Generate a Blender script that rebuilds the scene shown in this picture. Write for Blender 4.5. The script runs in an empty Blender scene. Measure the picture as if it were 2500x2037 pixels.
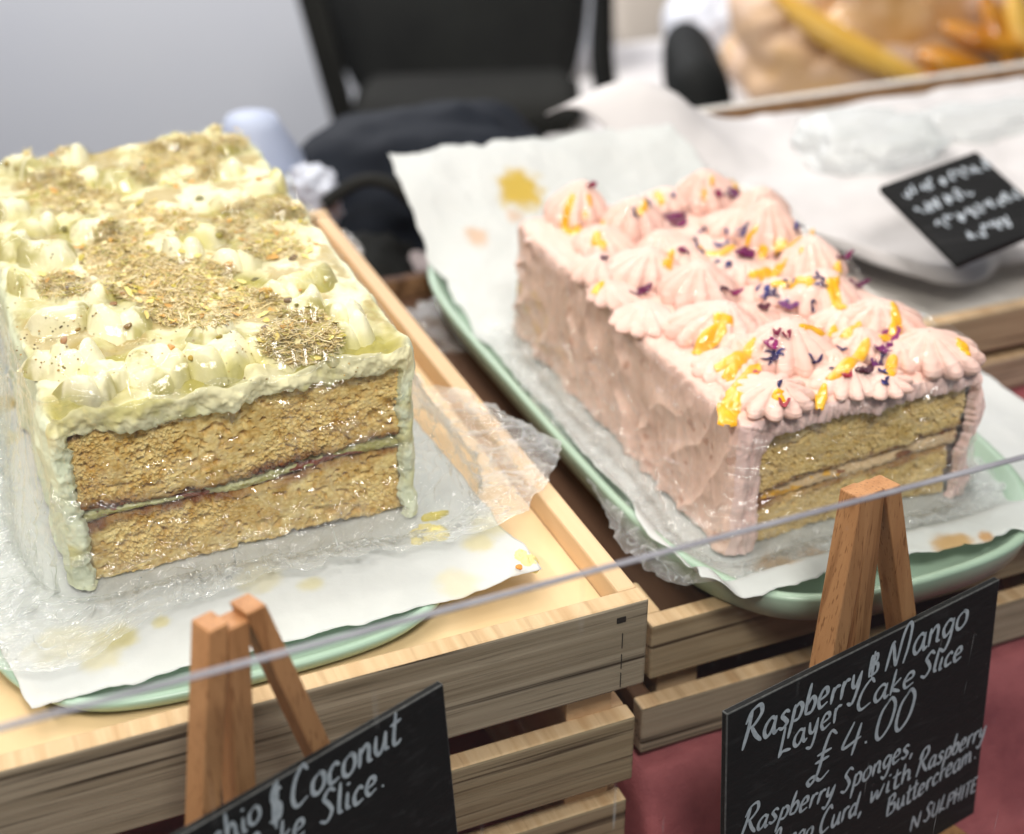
import bpy, bmesh, math, random
import numpy as np
from mathutils import Vector, Matrix
PI = math.pi
rnd = random.Random(7)
RS = np.random.RandomState(11)
S = bpy.context.scene
COL = S.collection

# ---------------------------------------------------------------- camera
PITCH, AZ, FPX = math.radians(30), math.radians(67), 3640.0
CAM = np.array([-0.03224526, -0.48688772, 0.34227216])
FW = np.array([math.cos(AZ)*math.cos(PITCH), math.sin(AZ)*math.cos(PITCH), -math.sin(PITCH)])
RT = np.array([math.sin(AZ), -math.cos(AZ), 0.0])
UP = np.cross(RT, FW)
cd = bpy.data.cameras.new('camera'); cam = bpy.data.objects.new('camera', cd); COL.objects.link(cam)
M = Matrix((RT, UP, -FW)).transposed().to_4x4(); M.translation = Vector(CAM)
cam.matrix_world = M
cd.sensor_fit = 'HORIZONTAL'; cd.sensor_width = 36.0; cd.lens = 36.0*FPX/2500.0
cd.clip_start = 0.02; cd.clip_end = 50
cd.dof.use_dof = True; cd.dof.focus_distance = 0.555; cd.dof.aperture_fstop = 0.0524/0.0082
cd.dof.aperture_blades = 0
S.camera = cam

# ---------------------------------------------------------------- world, lamps, exposure
w = bpy.data.worlds.new('World'); S.world = w; w.use_nodes = True
w.node_tree.nodes['Background'].inputs[0].default_value = (0.80, 0.88, 1.0, 1)
w.node_tree.nodes['Background'].inputs[1].default_value = 0.20

def area(name, loc, target, size, power, col=(1, .935, .83), sy=None):
    l = bpy.data.lights.new(name, 'AREA'); l.size = size; l.energy = power; l.color = col
    if sy: l.shape = 'RECTANGLE'; l.size_y = sy
    o = bpy.data.objects.new(name, l); COL.objects.link(o); o.location = loc
    o.rotation_euler = (Vector(target)-Vector(loc)).to_track_quat('-Z', 'Y').to_euler()
    return o
T0 = (0.15, 0.05, 0.0)
for (x, y, z, sz, p) in [(-.55, .60, 1.45, .10, 7.5), (.15, .80, 1.5, .10, 6.5), (.95, .45, 1.4, .10, 5.5), (-.80, -.22, 1.15, .10, 13.0), (-.15, .30, 1.6, .07, 3.0),
                      (.45, .20, 1.6, .07, 3.0), (.75, 1.0, 1.6, .07, 2.5), (-.35, 1.1, 1.6, .07, 3.0)]:
    area('ceiling_and_fill_lamp', (x, y, z), T0, .8 if sz == .10 else sz, p*.68, sy=.055 if sz == .10 else None)
area('ceiling_and_fill_lamp', (0.0, -0.95, 1.35), T0, 0.35, 19.0, (1, .95, .89))  # added fill lamp on the camera side, brightens the cake fronts
area('ceiling_and_fill_lamp', (0.1, 1.6, 1.9), (0.2, 0.2, 0), 1.2, 6.0, (.93, .96, 1), 0.10)
area('ceiling_and_fill_lamp', (0.1, 2.3, 1.6), (0.7, 3.3, 0.2), 0.8, 105.0, (1, .98, .95))  # added lamp aimed at the back wall to brighten it
S.view_settings.view_transform = 'Standard'; S.view_settings.look = 'None'
S.view_settings.exposure = -0.04; S.view_settings.gamma = 1.0
S.view_settings.use_curve_mapping = False
S.render.engine = 'CYCLES'
S.cycles.max_bounces = 8; S.cycles.diffuse_bounces = 3; S.cycles.glossy_bounces = 3
S.cycles.transparent_max_bounces = 16; S.cycles.use_denoising = True
S.cycles.sample_clamp_indirect = 4.0; S.cycles.caustics_reflective = False; S.cycles.caustics_refractive = False

# ---------------------------------------------------------------- photograph geometry -> world points on known planes
def ray(x, y): return FW + RT*(x-1250.0)/FPX - UP*(y-1018.5)/FPX
def at(x, y, z):
    d = ray(x, y); return CAM + d*(z-CAM[2])/d[2]
def aty(x, y, Y):
    d = ray(x, y); return CAM + d*(Y-CAM[1])/d[1]
def atd(x, y, dist): return CAM + ray(x, y)*dist

# ---------------------------------------------------------------- numpy noise
def _h(i, j, k, seed):
    n = (i.astype(np.int64)*374761393 + j.astype(np.int64)*668265263 + k.astype(np.int64)*2147483647 + seed*974634777) & 0xffffffff
    n = ((n ^ (n >> 13))*1274126177) & 0xffffffff
    n = ((n ^ (n >> 16))*2246822519) & 0xffffffff
    return ((n ^ (n >> 15)) & 0xffffff)/float(0xffffff)
def vn(x, y, z=None, seed=0):
    x = np.asarray(x, float); y = np.asarray(y, float)
    z = np.zeros_like(x+y) if z is None else np.asarray(z, float)
    x, y, z = np.broadcast_arrays(x, y, z)
    i, j, k = np.floor(x), np.floor(y), np.floor(z)
    f, g, h = x-i, y-j, z-k
    f, g, h = f*f*(3-2*f), g*g*(3-2*g), h*h*(3-2*h)
    r = 0
    for a in (0, 1):
        for b in (0, 1):
            for c in (0, 1):
                r = r + _h(i+a, j+b, k+c, seed)*(f if a else 1-f)*(g if b else 1-g)*(h if c else 1-h)
    return r
def fbm(x, y, z=None, seed=0, o=4):
    a, r, t, s = 1.0, 0, 0, 1.0
    for q in range(o):
        r = r + a*(vn(x*s, y*s, None if z is None else z*s, seed+q*17)-.5); t += a; a *= .5; s *= 2.03
    return r/t*2
def worley(x, y, seed=0):
    i, j = np.floor(x), np.floor(y); d1 = np.full(np.shape(x), 9.0); cid = np.zeros(np.shape(x))
    for a in (-1, 0, 1):
        for b in (-1, 0, 1):
            cx = i+a+_h(i+a, j+b, i*0, seed); cy = j+b+_h(i+a, j+b, i*0, seed+5)
            d = np.hypot(x-cx, y-cy); m = d < d1
            cid = np.where(m, _h(i+a, j+b, i*0, seed+9), cid); d1 = np.where(m, d, d1)
    return d1, cid
def ridge(n): return (1-np.clip(np.abs(n)*3.2, 0, 1))**1.6
def sstep(a, b, x):
    t = np.clip((x-a)/(b-a), 0, 1); return t*t*(3-2*t)
def srgb(r, g, b):
    f = lambda c: ((c/255+.055)/1.055)**2.4 if c > 10 else c/255/12.92
    return (f(r), f(g), f(b))

# ---------------------------------------------------------------- materials
MATS = {}
def mat(name, col, rough=.5, col2=None, nscale=30, nfac=1.0, bump=0, bscale=200, spec=.5, coat=0, sss=0, sssr=(.006, .004, .002),
        attr=False, metallic=0, stretch=(1, 1, 1), trans=0):
    m = bpy.data.materials.new(name); m.use_nodes = True; N = m.node_tree.nodes; L = m.node_tree.links
    b = N['Principled BSDF']; b.inputs['Roughness'].default_value = rough
    b.inputs['Base Color'].default_value = (*col, 1); b.inputs['Specular IOR Level'].default_value = spec
    b.inputs['Metallic'].default_value = metallic
    b.inputs['Coat Weight'].default_value = coat; b.inputs['Coat Roughness'].default_value = .08
    if sss:
        b.inputs['Subsurface Weight'].default_value = sss; b.inputs['Subsurface Radius'].default_value = (1, .6, .35)
        b.inputs['Subsurface Scale'].default_value = sssr[0]
    tc = N.new('ShaderNodeTexCoord'); mp = N.new('ShaderNodeMapping'); mp.inputs['Scale'].default_value = stretch
    L.new(tc.outputs['Object'], mp.inputs['Vector'])
    if attr:
        a = N.new('ShaderNodeAttribute'); a.attribute_name = 'Col'; base = a.outputs['Color']
    else: base = None
    if col2 is not None:
        n = N.new('ShaderNodeTexNoise'); n.inputs['Scale'].default_value = nscale; n.inputs['Detail'].default_value = 6
        n.inputs['Roughness'].default_value = .65
        L.new(mp.outputs[0], n.inputs['Vector'])
        r = N.new('ShaderNodeMapRange'); r.inputs[1].default_value = .35; r.inputs[2].default_value = .68; r.inputs[4].default_value = nfac
        L.new(n.outputs['Fac'], r.inputs[0])
        x = N.new('ShaderNodeMix'); x.data_type = 'RGBA'
        L.new(r.outputs[0], x.inputs[0])
        if base is not None: L.new(base, x.inputs[6])
        else: x.inputs[6].default_value = (*col, 1)
        x.inputs[7].default_value = (*col2, 1); base = x.outputs[2]
    if base is not None: L.new(base, b.inputs['Base Color'])
    if bump:
        n = N.new('ShaderNodeTexNoise'); n.inputs['Scale'].default_value = bscale; n.inputs['Detail'].default_value = 5
        L.new(mp.outputs[0], n.inputs['Vector'])
        bb = N.new('ShaderNodeBump'); bb.inputs['Strength'].default_value = 1; bb.inputs['Distance'].default_value = bump
        L.new(n.outputs['Fac'], bb.inputs['Height']); L.new(bb.outputs[0], b.inputs['Normal'])
    if trans:
        t = N.new('ShaderNodeBsdfTranslucent'); t.inputs[0].default_value = (*col, 1)
        mx = N.new('ShaderNodeMixShader'); mx.inputs[0].default_value = trans
        L.new(b.outputs[0], mx.inputs[1]); L.new(t.outputs[0], mx.inputs[2]); L.new(mx.outputs[0], N['Material Output'].inputs[0])
    return m

def wood(name, light, mid, dark, axis='X', freq=120, contrast=1.0, rough=.6, seed=0, pores=0.0, stretch=.045):
    m = bpy.data.materials.new(name); m.use_nodes = True; N = m.node_tree.nodes; L = m.node_tree.links
    b = N['Principled BSDF']; b.inputs['Roughness'].default_value = rough; b.inputs['Specular IOR Level'].default_value = .25
    tc = N.new('ShaderNodeTexCoord'); mp = N.new('ShaderNodeMapping')
    st = [1.0, 1.0, 1.0]; st['XYZ'.index(axis)] = stretch
    mp.inputs['Scale'].default_value = st; mp.inputs['Location'].default_value = (seed*1.7, seed*.9, seed*2.3)
    L.new(tc.outputs['Object'], mp.inputs['Vector'])
    def noise(scale, det, dist=0):
        n = N.new('ShaderNodeTexNoise'); n.inputs['Scale'].default_value = scale; n.inputs['Detail'].default_value = det
        n.inputs['Distortion'].default_value = dist; L.new(mp.outputs[0], n.inputs['Vector']); return n.outputs['Fac']
    def ramp(src, pts):
        r = N.new('ShaderNodeValToRGB'); e = r.color_ramp.elements
        e[0].position, e[0].color = pts[0][0], (*pts[0][1], 1); e[1].position, e[1].color = pts[-1][0], (*pts[-1][1], 1)
        for p, c in pts[1:-1]:
            q = e.new(p); q.color = (*c, 1)
        L.new(src, r.inputs[0]); return r.outputs[0]
    base = ramp(noise(freq*.55, 3, .25), [(.30, mid), (.5, light), (.72, mid)])
    k = ramp(noise(freq, 8, .4), [(.0, (0, 0, 0)), (.56, (0, 0, 0)), (.66, (contrast,)*3)])
    x = N.new('ShaderNodeMix'); x.data_type = 'RGBA'; L.new(k, x.inputs[0]); L.new(base, x.inputs[6]); x.inputs[7].default_value = (*dark, 1)
    out = x.outputs[2]
    if pores:
        p = ramp(noise(freq*9, 2), [(.0, (0, 0, 0)), (.60, (0, 0, 0)), (.68, (pores,)*3)])
        y = N.new('ShaderNodeMix'); y.data_type = 'RGBA'; L.new(p, y.inputs[0]); L.new(out, y.inputs[6]); y.inputs[7].default_value = (*dark, 1)
        out = y.outputs[2]
    L.new(out, b.inputs['Base Color'])
    bb = N.new('ShaderNodeBump'); bb.inputs['Strength'].default_value = .6; bb.inputs['Distance'].default_value = .0004
    L.new(noise(freq*3, 4), bb.inputs['Height']); L.new(bb.outputs[0], b.inputs['Normal'])
    return m

def schlick(N, L, nrm=None, f0=.04, hi=1.0):
    lw = N.new('ShaderNodeLayerWeight'); lw.inputs['Blend'].default_value = .5
    if nrm is not None: L.new(nrm, lw.inputs['Normal'])
    p = N.new('ShaderNodeMath'); p.operation = 'POWER'; p.inputs[1].default_value = 5; L.new(lw.outputs['Facing'], p.inputs[0])
    q = N.new('ShaderNodeMath'); q.operation = 'MULTIPLY_ADD'; q.inputs[1].default_value = hi-f0; q.inputs[2].default_value = f0; L.new(p.outputs[0], q.inputs[0]); return q.outputs[0]

def film_mat(name, k=1.0, rough=.045, haze=.5, bump=.0011, bscale=420, tint=(.985, .99, .985)):
    m = bpy.data.materials.new(name); m.use_nodes = True; N = m.node_tree.nodes; L = m.node_tree.links
    out = N['Material Output']; N.remove(N['Principled BSDF'])
    tr = N.new('ShaderNodeBsdfTransparent'); tr.inputs[0].default_value = (*tint, 1)
    gl = N.new('ShaderNodeBsdfGlossy'); gl.inputs['Roughness'].default_value = rough; gl.inputs['Color'].default_value = (1, 1, 1, 1)
    df = N.new('ShaderNodeBsdfDiffuse'); df.inputs[0].default_value = (.9, .93, .93, 1)
    tl = N.new('ShaderNodeBsdfTranslucent'); tl.inputs[0].default_value = (.9, .93, .93, 1)
    tc = N.new('ShaderNodeTexCoord')
    n1 = N.new('ShaderNodeTexNoise'); n1.inputs['Scale'].default_value = bscale; n1.inputs['Detail'].default_value = 4; n1.inputs['Distortion'].default_value = .8
    L.new(tc.outputs['Object'], n1.inputs['Vector'])
    v = N.new('ShaderNodeTexVoronoi'); v.feature = 'DISTANCE_TO_EDGE'; v.inputs['Scale'].default_value = bscale*.45
    L.new(tc.outputs['Object'], v.inputs['Vector'])
    ad = N.new('ShaderNodeMath'); ad.operation = 'ADD'; L.new(n1.outputs['Fac'], ad.inputs[0])
    mu = N.new('ShaderNodeMath'); mu.operation = 'MULTIPLY'; mu.inputs[1].default_value = .6; L.new(v.outputs['Distance'], mu.inputs[0]); L.new(mu.outputs[0], ad.inputs[1])
    bp = N.new('ShaderNodeBump'); bp.inputs['Strength'].default_value = 1; bp.inputs['Distance'].default_value = bump
    at_ = N.new('ShaderNodeAttribute'); at_.attribute_name = 'Col'
    ms = N.new('ShaderNodeMath'); ms.operation = 'MULTIPLY'; L.new(ad.outputs[0], ms.inputs[0])
    sep = N.new('ShaderNodeSeparateColor'); L.new(at_.outputs['Color'], sep.inputs[0])
    L.new(sep.outputs[1], ms.inputs[1])            # green channel: how crumpled
    L.new(ms.outputs[0], bp.inputs['Height'])
    L.new(bp.outputs[0], gl.inputs['Normal'])
    fr = schlick(N, L, bp.outputs[0], .075, .42)
    fk = N.new('ShaderNodeMath'); fk.operation = 'MULTIPLY'; fk.use_clamp = True; L.new(fr, fk.inputs[0])
    fz = N.new('ShaderNodeMath'); fz.operation = 'MULTIPLY'; fz.inputs[1].default_value = k; L.new(sep.outputs[2], fz.inputs[0]); L.new(fz.outputs[0], fk.inputs[1])
    dm = N.new('ShaderNodeMixShader'); dm.inputs[0].default_value = .45; L.new(df.outputs[0], dm.inputs[1]); L.new(tl.outputs[0], dm.inputs[2])
    hz = N.new('ShaderNodeMath'); hz.operation = 'MULTIPLY'; hz.inputs[1].default_value = haze; hz.use_clamp = True
    L.new(sep.outputs[0], hz.inputs[0])             # red channel: milkiness of folded layers
    m1 = N.new('ShaderNodeMixShader'); L.new(hz.outputs[0], m1.inputs[0]); L.new(tr.outputs[0], m1.inputs[1]); L.new(dm.outputs[0], m1.inputs[2])
    m2 = N.new('ShaderNodeMixShader'); L.new(fk.outputs[0], m2.inputs[0]); L.new(m1.outputs[0], m2.inputs[1]); L.new(gl.outputs[0], m2.inputs[2])
    L.new(m2.outputs[0], out.inputs[0])
    return m

# ---------------------------------------------------------------- object helpers
def link(name, me, m, parent=None, smooth=True):
    o = bpy.data.objects.new(name, me); COL.objects.link(o)
    for k in (m if isinstance(m, (list, tuple)) else [m]): me.materials.append(k)
    if parent is not None: o.parent = parent
    if smooth and len(me.polygons): me.polygons.foreach_set('use_smooth', np.ones(len(me.polygons), bool))
    me.update(); return o
def meshdata(name, V, F, col=None):
    me = bpy.data.meshes.new(name); V = np.asarray(V, np.float32)
    F = np.asarray(F, np.int32); k = F.shape[1]
    me.vertices.add(len(V)); me.vertices.foreach_set('co', V.ravel())
    me.loops.add(F.size); me.loops.foreach_set('vertex_index', F.ravel())
    me.polygons.add(len(F)); me.polygons.foreach_set('loop_start', np.arange(0, F.size, k, dtype=np.int32))
    me.update(calc_edges=True); me.validate()
    if col is not None: setcol(me, col)
    return me
def setcol(me, col):
    col = np.asarray(col, np.float32)
    a = me.color_attributes.new('Col', 'FLOAT_COLOR', 'POINT')
    c = np.ones((len(me.vertices), 4), np.float32); c[:, :3] = col.reshape(-1, 3); a.data.foreach_set('color', c.ravel())
def gridF(n, m, wrap=False, flip=False):
    i = np.arange(n-1)[:, None]; j = np.arange(m if wrap else m-1)[None, :]; j2 = (j+1) % m
    f = np.stack([i*m+j, (i+1)*m+j, (i+1)*m+j2, i*m+j2], -1).reshape(-1, 4)
    return f[:, ::-1] if flip else f
def grid(name, P, m, parent=None, col=None, wrap=False, flip=False, smooth=True):
    n, k = P.shape[:2]
    return link(name, meshdata(name, P.reshape(-1, 3), gridF(n, k, wrap, flip), None if col is None else np.broadcast_to(col, P.shape).reshape(-1, 3)), m, parent, smooth)
class MB:                                            # collects several arrays into one mesh (all quads)
    def __init__(s): s.V = []; s.F = []; s.C = []; s.n = 0
    def add(s, V, F, c=(1, 1, 1)):
        V = np.asarray(V, float).reshape(-1, 3); s.V.append(V); s.F.append(np.asarray(F)+s.n); s.n += len(V)
        s.C.append(np.broadcast_to(np.asarray(c, float), V.shape))
    def grid(s, P, c=(1, 1, 1), wrap=False, flip=False):
        s.add(P, gridF(P.shape[0], P.shape[1], wrap, flip), np.broadcast_to(c, P.shape).reshape(-1, 3))
    def build(s, name, m, parent=None, smooth=True):
        return link(name, meshdata(name, np.concatenate(s.V), np.concatenate(s.F), np.concatenate(s.C)), m, parent, smooth)
def tube(pts, rad, sides=8, flat=1.0, upv=(0, 0, 1)):
    pts = np.asarray(pts, float); n = len(pts); rad = np.broadcast_to(rad, (n,))
    t = np.gradient(pts, axis=0); t /= np.linalg.norm(t, axis=1)[:, None]+1e-12
    u = np.cross(t, np.asarray(upv, float)); bad = np.linalg.norm(u, axis=1) < 1e-3
    u[bad] = np.cross(t[bad], (1, 0, 0)); u /= np.linalg.norm(u, axis=1)[:, None]; v = np.cross(u, t)
    a = np.linspace(0, 2*PI, sides, endpoint=False)
    return pts[:, None]+rad[:, None, None]*(u[:, None]*np.cos(a)[None, :, None]+v[:, None]*np.sin(a)[None, :, None]*flat)
def box(name, lo, hi, m, parent=None, bev=.0008, seg=2, jit=0):
    bm = bmesh.new(); bmesh.ops.create_cube(bm, size=1)
    for v in bm.verts: v.co = Vector([(lo[i]+hi[i])/2+v.co[i]*(hi[i]-lo[i])+rnd.uniform(-jit, jit) for i in range(3)])
    if bev: bmesh.ops.bevel(bm, geom=bm.edges[:], offset=bev, segments=seg, affect='EDGES', profile=.5)
    me = bpy.data.meshes.new(name); bm.to_mesh(me); bm.free(); return link(name, me, m, parent, False)
def hexa(name, c8, m, parent=None, bev=.0008):       # eight corners: four bottom (ccw), four top
    bm = bmesh.new(); vs = [bm.verts.new(c) for c in c8]
    for f in ((3, 2, 1, 0), (4, 5, 6, 7), (0, 1, 5, 4), (1, 2, 6, 5), (2, 3, 7, 6), (3, 0, 4, 7)): bm.faces.new([vs[i] for i in f])
    bmesh.ops.recalc_face_normals(bm, faces=bm.faces[:])
    if bev: bmesh.ops.bevel(bm, geom=bm.edges[:], offset=bev, segments=2, affect='EDGES', profile=.5)
    me = bpy.data.meshes.new(name); bm.to_mesh(me); bm.free(); return link(name, me, m, parent, False)
def tag(o, label, cat, group=None, kind=None):
    o['label'] = label; o['category'] = cat
    if group: o['group'] = group
    if kind: o['kind'] = kind
    return o
def thing(name, label, cat, loc=(0, 0, 0), group=None):
    o = bpy.data.objects.new(name, None); COL.objects.link(o); o.empty_display_size = .02
    return tag(o, label, cat, group)
def struct(o): o['kind'] = 'structure'; return o

# ================================================================ SETTING
TABLE = -.166; RISE = -.096
M_cloth = mat('cloth_maroon', srgb(184, 106, 110), .8, srgb(134, 70, 78), 22, 1, .0006, 900, .2)  # darker second tone mottles the cloth in place of shadows
M_wall = mat('wall_paint', srgb(206, 208, 215), .9, srgb(198, 201, 212), 1.2, .6)
M_floor = mat('floor_dark', (.05, .05, .055), .6)
# the cloth: lower table on the left, a covered riser under the right-hand crate
n, m_ = 260, 260
gx = np.linspace(-.9, 1.7, n)[:, None]+0*np.zeros((1, m_)); gy = np.linspace(-.205, .62, m_)[None, :]+0*gx
gx = .2+np.sign(gx-.2)*np.abs(gx-.2)**1.25*1.0
st = sstep(.192, .2015, gx)*sstep(-.112, -.076, gy)
gz = TABLE+(RISE-TABLE)*st
wv = .0030*fbm(gx*14+gy*6, gy*9-gx*5, seed=3)+.0022*np.sin((gx*1.0-gy*.65)*95+2.5*fbm(gx*9, gy*9, seed=5))*sstep(-.03, -.10, gy)
gz = gz+wv*.8
table_top = struct(grid('table', np.stack([gx, gy, gz-.003], -1), M_cloth))
struct(grid('floor', np.stack(np.meshgrid([-6, 8], [-3, 8], indexing='ij')+[np.full((2, 2), -.95)], -1).astype(float), M_floor, smooth=False))
hd = np.array([FW[0], FW[1], 0]); hd /= np.linalg.norm(hd)
wc = np.array([CAM[0], CAM[1], 0])+hd*3.4
struct(grid('back_wall', np.array([[wc-RT*5+(0, 0, -.95), wc-RT*5+(0, 0, 2.2)], [wc+RT*5+(0, 0, -.95), wc+RT*5+(0, 0, 2.2)]]), M_wall, smooth=False))

# ================================================================ CRATES
W_pale = wood('wood_pale', srgb(232, 198, 158), srgb(222, 184, 144), srgb(196, 152, 112), 'Y', 70, .35, .6, 1)
W_rimx = wood('wood_rim', srgb(226, 196, 156), srgb(206, 170, 128), srgb(150, 112, 74), 'Y', 240, .28, .6, 3)
W_floor = wood('wood_floor', srgb(238, 208, 164), srgb(230, 198, 152), srgb(212, 176, 128), 'Y', 30, .3, .55, 2)
W_front = wood('wood_front', srgb(178, 164, 142), srgb(146, 132, 110), srgb(62, 50, 38), 'X', 230, 1.0, .65, 4, .35, .018)
W_front2 = wood('wood_front_slat', srgb(172, 155, 126), srgb(146, 128, 100), srgb(70, 54, 40), 'X', 270, 1.0, .65, 9, .35, .018)
W_side = wood('wood_side_dark', srgb(150, 116, 84), srgb(126, 94, 66), srgb(74, 50, 34), 'Y', 130, .8, .7, 6, .3)
def board_with_top(name, lo, hi, mf, mt, parent, bev=.0012):
    o = box(name, lo, hi, [mf, mt], parent, bev)
    for p in o.data.polygons:
        if p.normal.z > .75: p.material_index = 1
    return o
def crate(label, x0, x1, y0, y1, top, floor, levels, th, wf, wf2, ws=None, drop=0):
    t = thing('wooden_crate', label, 'crate', group='wooden crates on the stall'); ws = ws or W_side
    for i, (zl, zh, ox, oy) in enumerate(levels):
        f = wf if i == 0 else wf2
        X0, X1, Y0, Y1 = x0-ox, x1+ox, y0-oy, y1+oy
        board_with_top('front_slat', (X0, Y0, zl), (X1, Y0+th, zh), f, W_rimx, t)
        board_with_top('side_slat', (X0+.0006, Y0+th+.0002, zl+.0004), (X0+th, Y1-th-.0002, zh-.0004-drop*(i == 0)), ws, W_pale if not drop else ws, t)
        board_with_top('side_slat', (X1-th, Y0+th+.0002, zl+.0004), (X1-.0006, Y1-th-.0002, zh-.0004-drop*(i == 0)), ws, W_pale if not drop else ws, t)
        board_with_top('back_slat', (X0, Y1-th, zl), (X1, Y1, zh), W_side, ws if drop else W_rimx, t)
    zb = levels[-1][0]
    for cx in (x0+th+.0103, x1-th-.0103):
        for cy in (y0+th+.0103, y1-th-.0103):
            box('corner_post', (cx-.0098, cy-.0098, zb+.002), (cx+.0098, cy+.0098, floor-.0065), W_pale, t, .0006)
    box('floor_board', (x0+th+.0004, y0+th+.0004, floor-.006), (x1-th-.0004, y1-th-.0004, floor), ws if drop else W_floor, t, 0)
    return t
crate('pale wooden crate with grainy front slats under the green frosted cake', -.235, .191, -.093, .326, .004, -.008,
      [(-.037, .004, 0, 0), (-.0868, -.0535, -.0025, -.001), (-.130, -.098, -.004, -.002), (-.166, -.141, -.005, -.003)], .0088, W_front, W_front2, W_pale)
W_dark = wood('wood_shadow_brown', srgb(92, 66, 48), srgb(78, 54, 40), srgb(48, 32, 24), 'Y', 130, .8, .7, 8)  # wood darkened to paint the shade in the gap between the crates
crate('wooden crate with shade-darkened sides on the maroon cloth beneath the pink cake', .2085, .447, -.0655, .30, -.0345, -.046,
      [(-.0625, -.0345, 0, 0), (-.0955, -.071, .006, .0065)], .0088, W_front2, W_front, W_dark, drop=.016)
box('corner_block', (.2087, -.0565, -.062), (.2172, -.0350, -.0349), W_rimx, bpy.data.objects['wooden_crate.001'], .0008)

M_hole = mat('nail_hole', (.02, .014, .01), .8)
box('nail_hole', (.1775, -.0934, -.0035), (.1812, -.0920, -.0012), M_hole, bpy.data.objects['wooden_crate'], 0)
for z_ in (-.012, -.022, -.031): box('joint_line', (.1800, -.0933, z_-.004), (.1803, -.0920, z_+.003), M_hole, bpy.data.objects['wooden_crate'], 0)
# ================================================================ TRAYS
M_tray = mat('melamine_mint', srgb(174, 202, 182), .3, srgb(166, 195, 175), 8, .5, 0, 1, .5)
M_tray2 = mat('melamine_mint_shaded', srgb(172, 196, 176), .3, srgb(162, 188, 167), 8, .5, 0, 1, .5)  # mint again, toned slightly darker for the shade around this tray
def tray(label, x0, x1, y0, y1, zb, zf, zt, bulge, mt, notch):
    t = thing('serving_tray', label, 'tray', group='green trays under the cakes')
    cx, cy = (x0+x1)/2, (y0+y1)/2; a, b = (x1-x0)/2, (y1-y0)/2
    n = 400; th = np.linspace(0, 2*PI, n, endpoint=False)
    def outline(off):
        p = 5.0; c, s = np.cos(th), np.sin(th)
        x = np.sign(c)*np.abs(c)**(2/p)*(a+off); y = np.sign(s)*np.abs(s)**(2/p)*(b+off)
        k = np.clip(1-(x/a)**2, 0, 1); y = y+np.sign(y)*k*bulge*sstep(.80, 1, np.abs(y)/b)
        return np.stack([cx+x, cy+y], -1)
    prof = [(-.030, zf, 0), (-.012, zf, 0), (-.0085, zf+.0012, 0), (-.004, zt-.001, 0), (-.0022, zt, 0), (-.0004, zt-.0006, 0), (0, zt-.002, 0), (-.0035, zb+.002, 0), (-.0055, zb, 0), (-.03, zb, 0)]
    P = np.stack([np.concatenate([outline(o), np.full((n, 1), z)], 1) for o, z, _ in prof])
    cen = np.tile([[cx, cy, zf]], (n, 1))[None]; cb = np.tile([[cx, cy, zb]], (n, 1))[None]
    grid('tray_body', np.concatenate([cen, P, cb]), mt, t, wrap=True)
    return t
tray('mint green tray inside the pale crate under the green cake', -.046, .141, -.067, .275, -.0078, -.004, .0012, .008, M_tray, .058)
TZ = -.0345
tray('mint green tray toned down for shade, on the crate under the pink cake', .2237, .412, -.0835, .295, TZ+.0004, TZ+.006, TZ+.0165, .0165, M_tray2, .069)

# ================================================================ PAPERS
def paper_mat(name, base, stain, amount, seed):
    m = mat(name, base, .55, None, bump=.0002, bscale=500, spec=.3, attr=True, trans=.35)
    return m
M_paper = paper_mat('greaseproof_paper', (.80, .82, .80), None, 0, 1)
def paper(name, corners, label, zfun, nx=150, ny=170, edge=.0018, stains=(), base=(.84, .865, .86), stain=(.78, .62, .22), seed=0, thick=.00012, dotn=60):
    c = [np.asarray(q[:2], float) for q in corners]         # FL, FR, BR, BL
    u = np.linspace(0, 1, nx)[:, None]; v = np.linspace(0, 1, ny)[None, :]
    X = ((1-u)*(1-v))[..., None]*c[0]+(u*(1-v))[..., None]*c[1]+(u*v)[..., None]*c[2]+((1-u)*v)[..., None]*c[3]
    e = edge*np.stack([fbm(v*16+u*0, u*3+v*0, seed=seed)*(1-2*u)*np.abs(1-2*u)**6, fbm(u*16+v*0, v*3+u*0, seed=seed+3)*(1-2*v)*np.abs(1-2*v)**6], -1)
    X = X+e
    Z = zfun(X[..., 0], X[..., 1])
    col = np.broadcast_to(base, X.shape[:2]+(3,)).copy()
    k = .05*fbm(X[..., 0]*60, X[..., 1]*60, seed=seed+9)
    col += k[..., None]
    for (sx, sy, r, c3, a) in stains:
        d = np.hypot(X[..., 0]-sx, X[..., 1]-sy)/r+.35*fbm(X[..., 0]*170, X[..., 1]*170, seed=int(abs(sx*9999)) % 977)
        f = (sstep(1.0, .45, d)*a)[..., None]; col = col*(1-f)+np.asarray(c3)*f
    o = grid(name, np.stack([X[..., 0], X[..., 1], Z], -1), M_paper, None, col)
    so = o.modifiers.new('thickness', 'SOLIDIFY'); so.thickness = thick
    return tag(o, label, 'paper', 'greaseproof papers under the cakes')
Y1c = srgb(232, 218, 136); Y2c = srgb(222, 190, 80); Cr = srgb(240, 230, 182)
def st(px, py, z, r, c, a=.6):
    p = at(px, py, z); return (p[0], p[1], r, c, a)
PZ = .0019
f0, f1 = at(78, 1748, PZ-.003), at(1325, 1405, PZ)
f2, f3 = np.array([.150, .262]), np.array([-.085, .268])
def zl(x, y):
    z = PZ+.0006*fbm(x*30, y*30, seed=21)+.0007*ridge(fbm(x*22+y*9, y*17, seed=22))+.0005*ridge(fbm(x*50, y*38-x*20, seed=23))
    z = z-.0035*sstep(-.060, -.078, y)*sstep(.12, .05, x)
    return z+.0025*sstep(.135, .150, x)*sstep(-.02, -.05, y)
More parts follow.
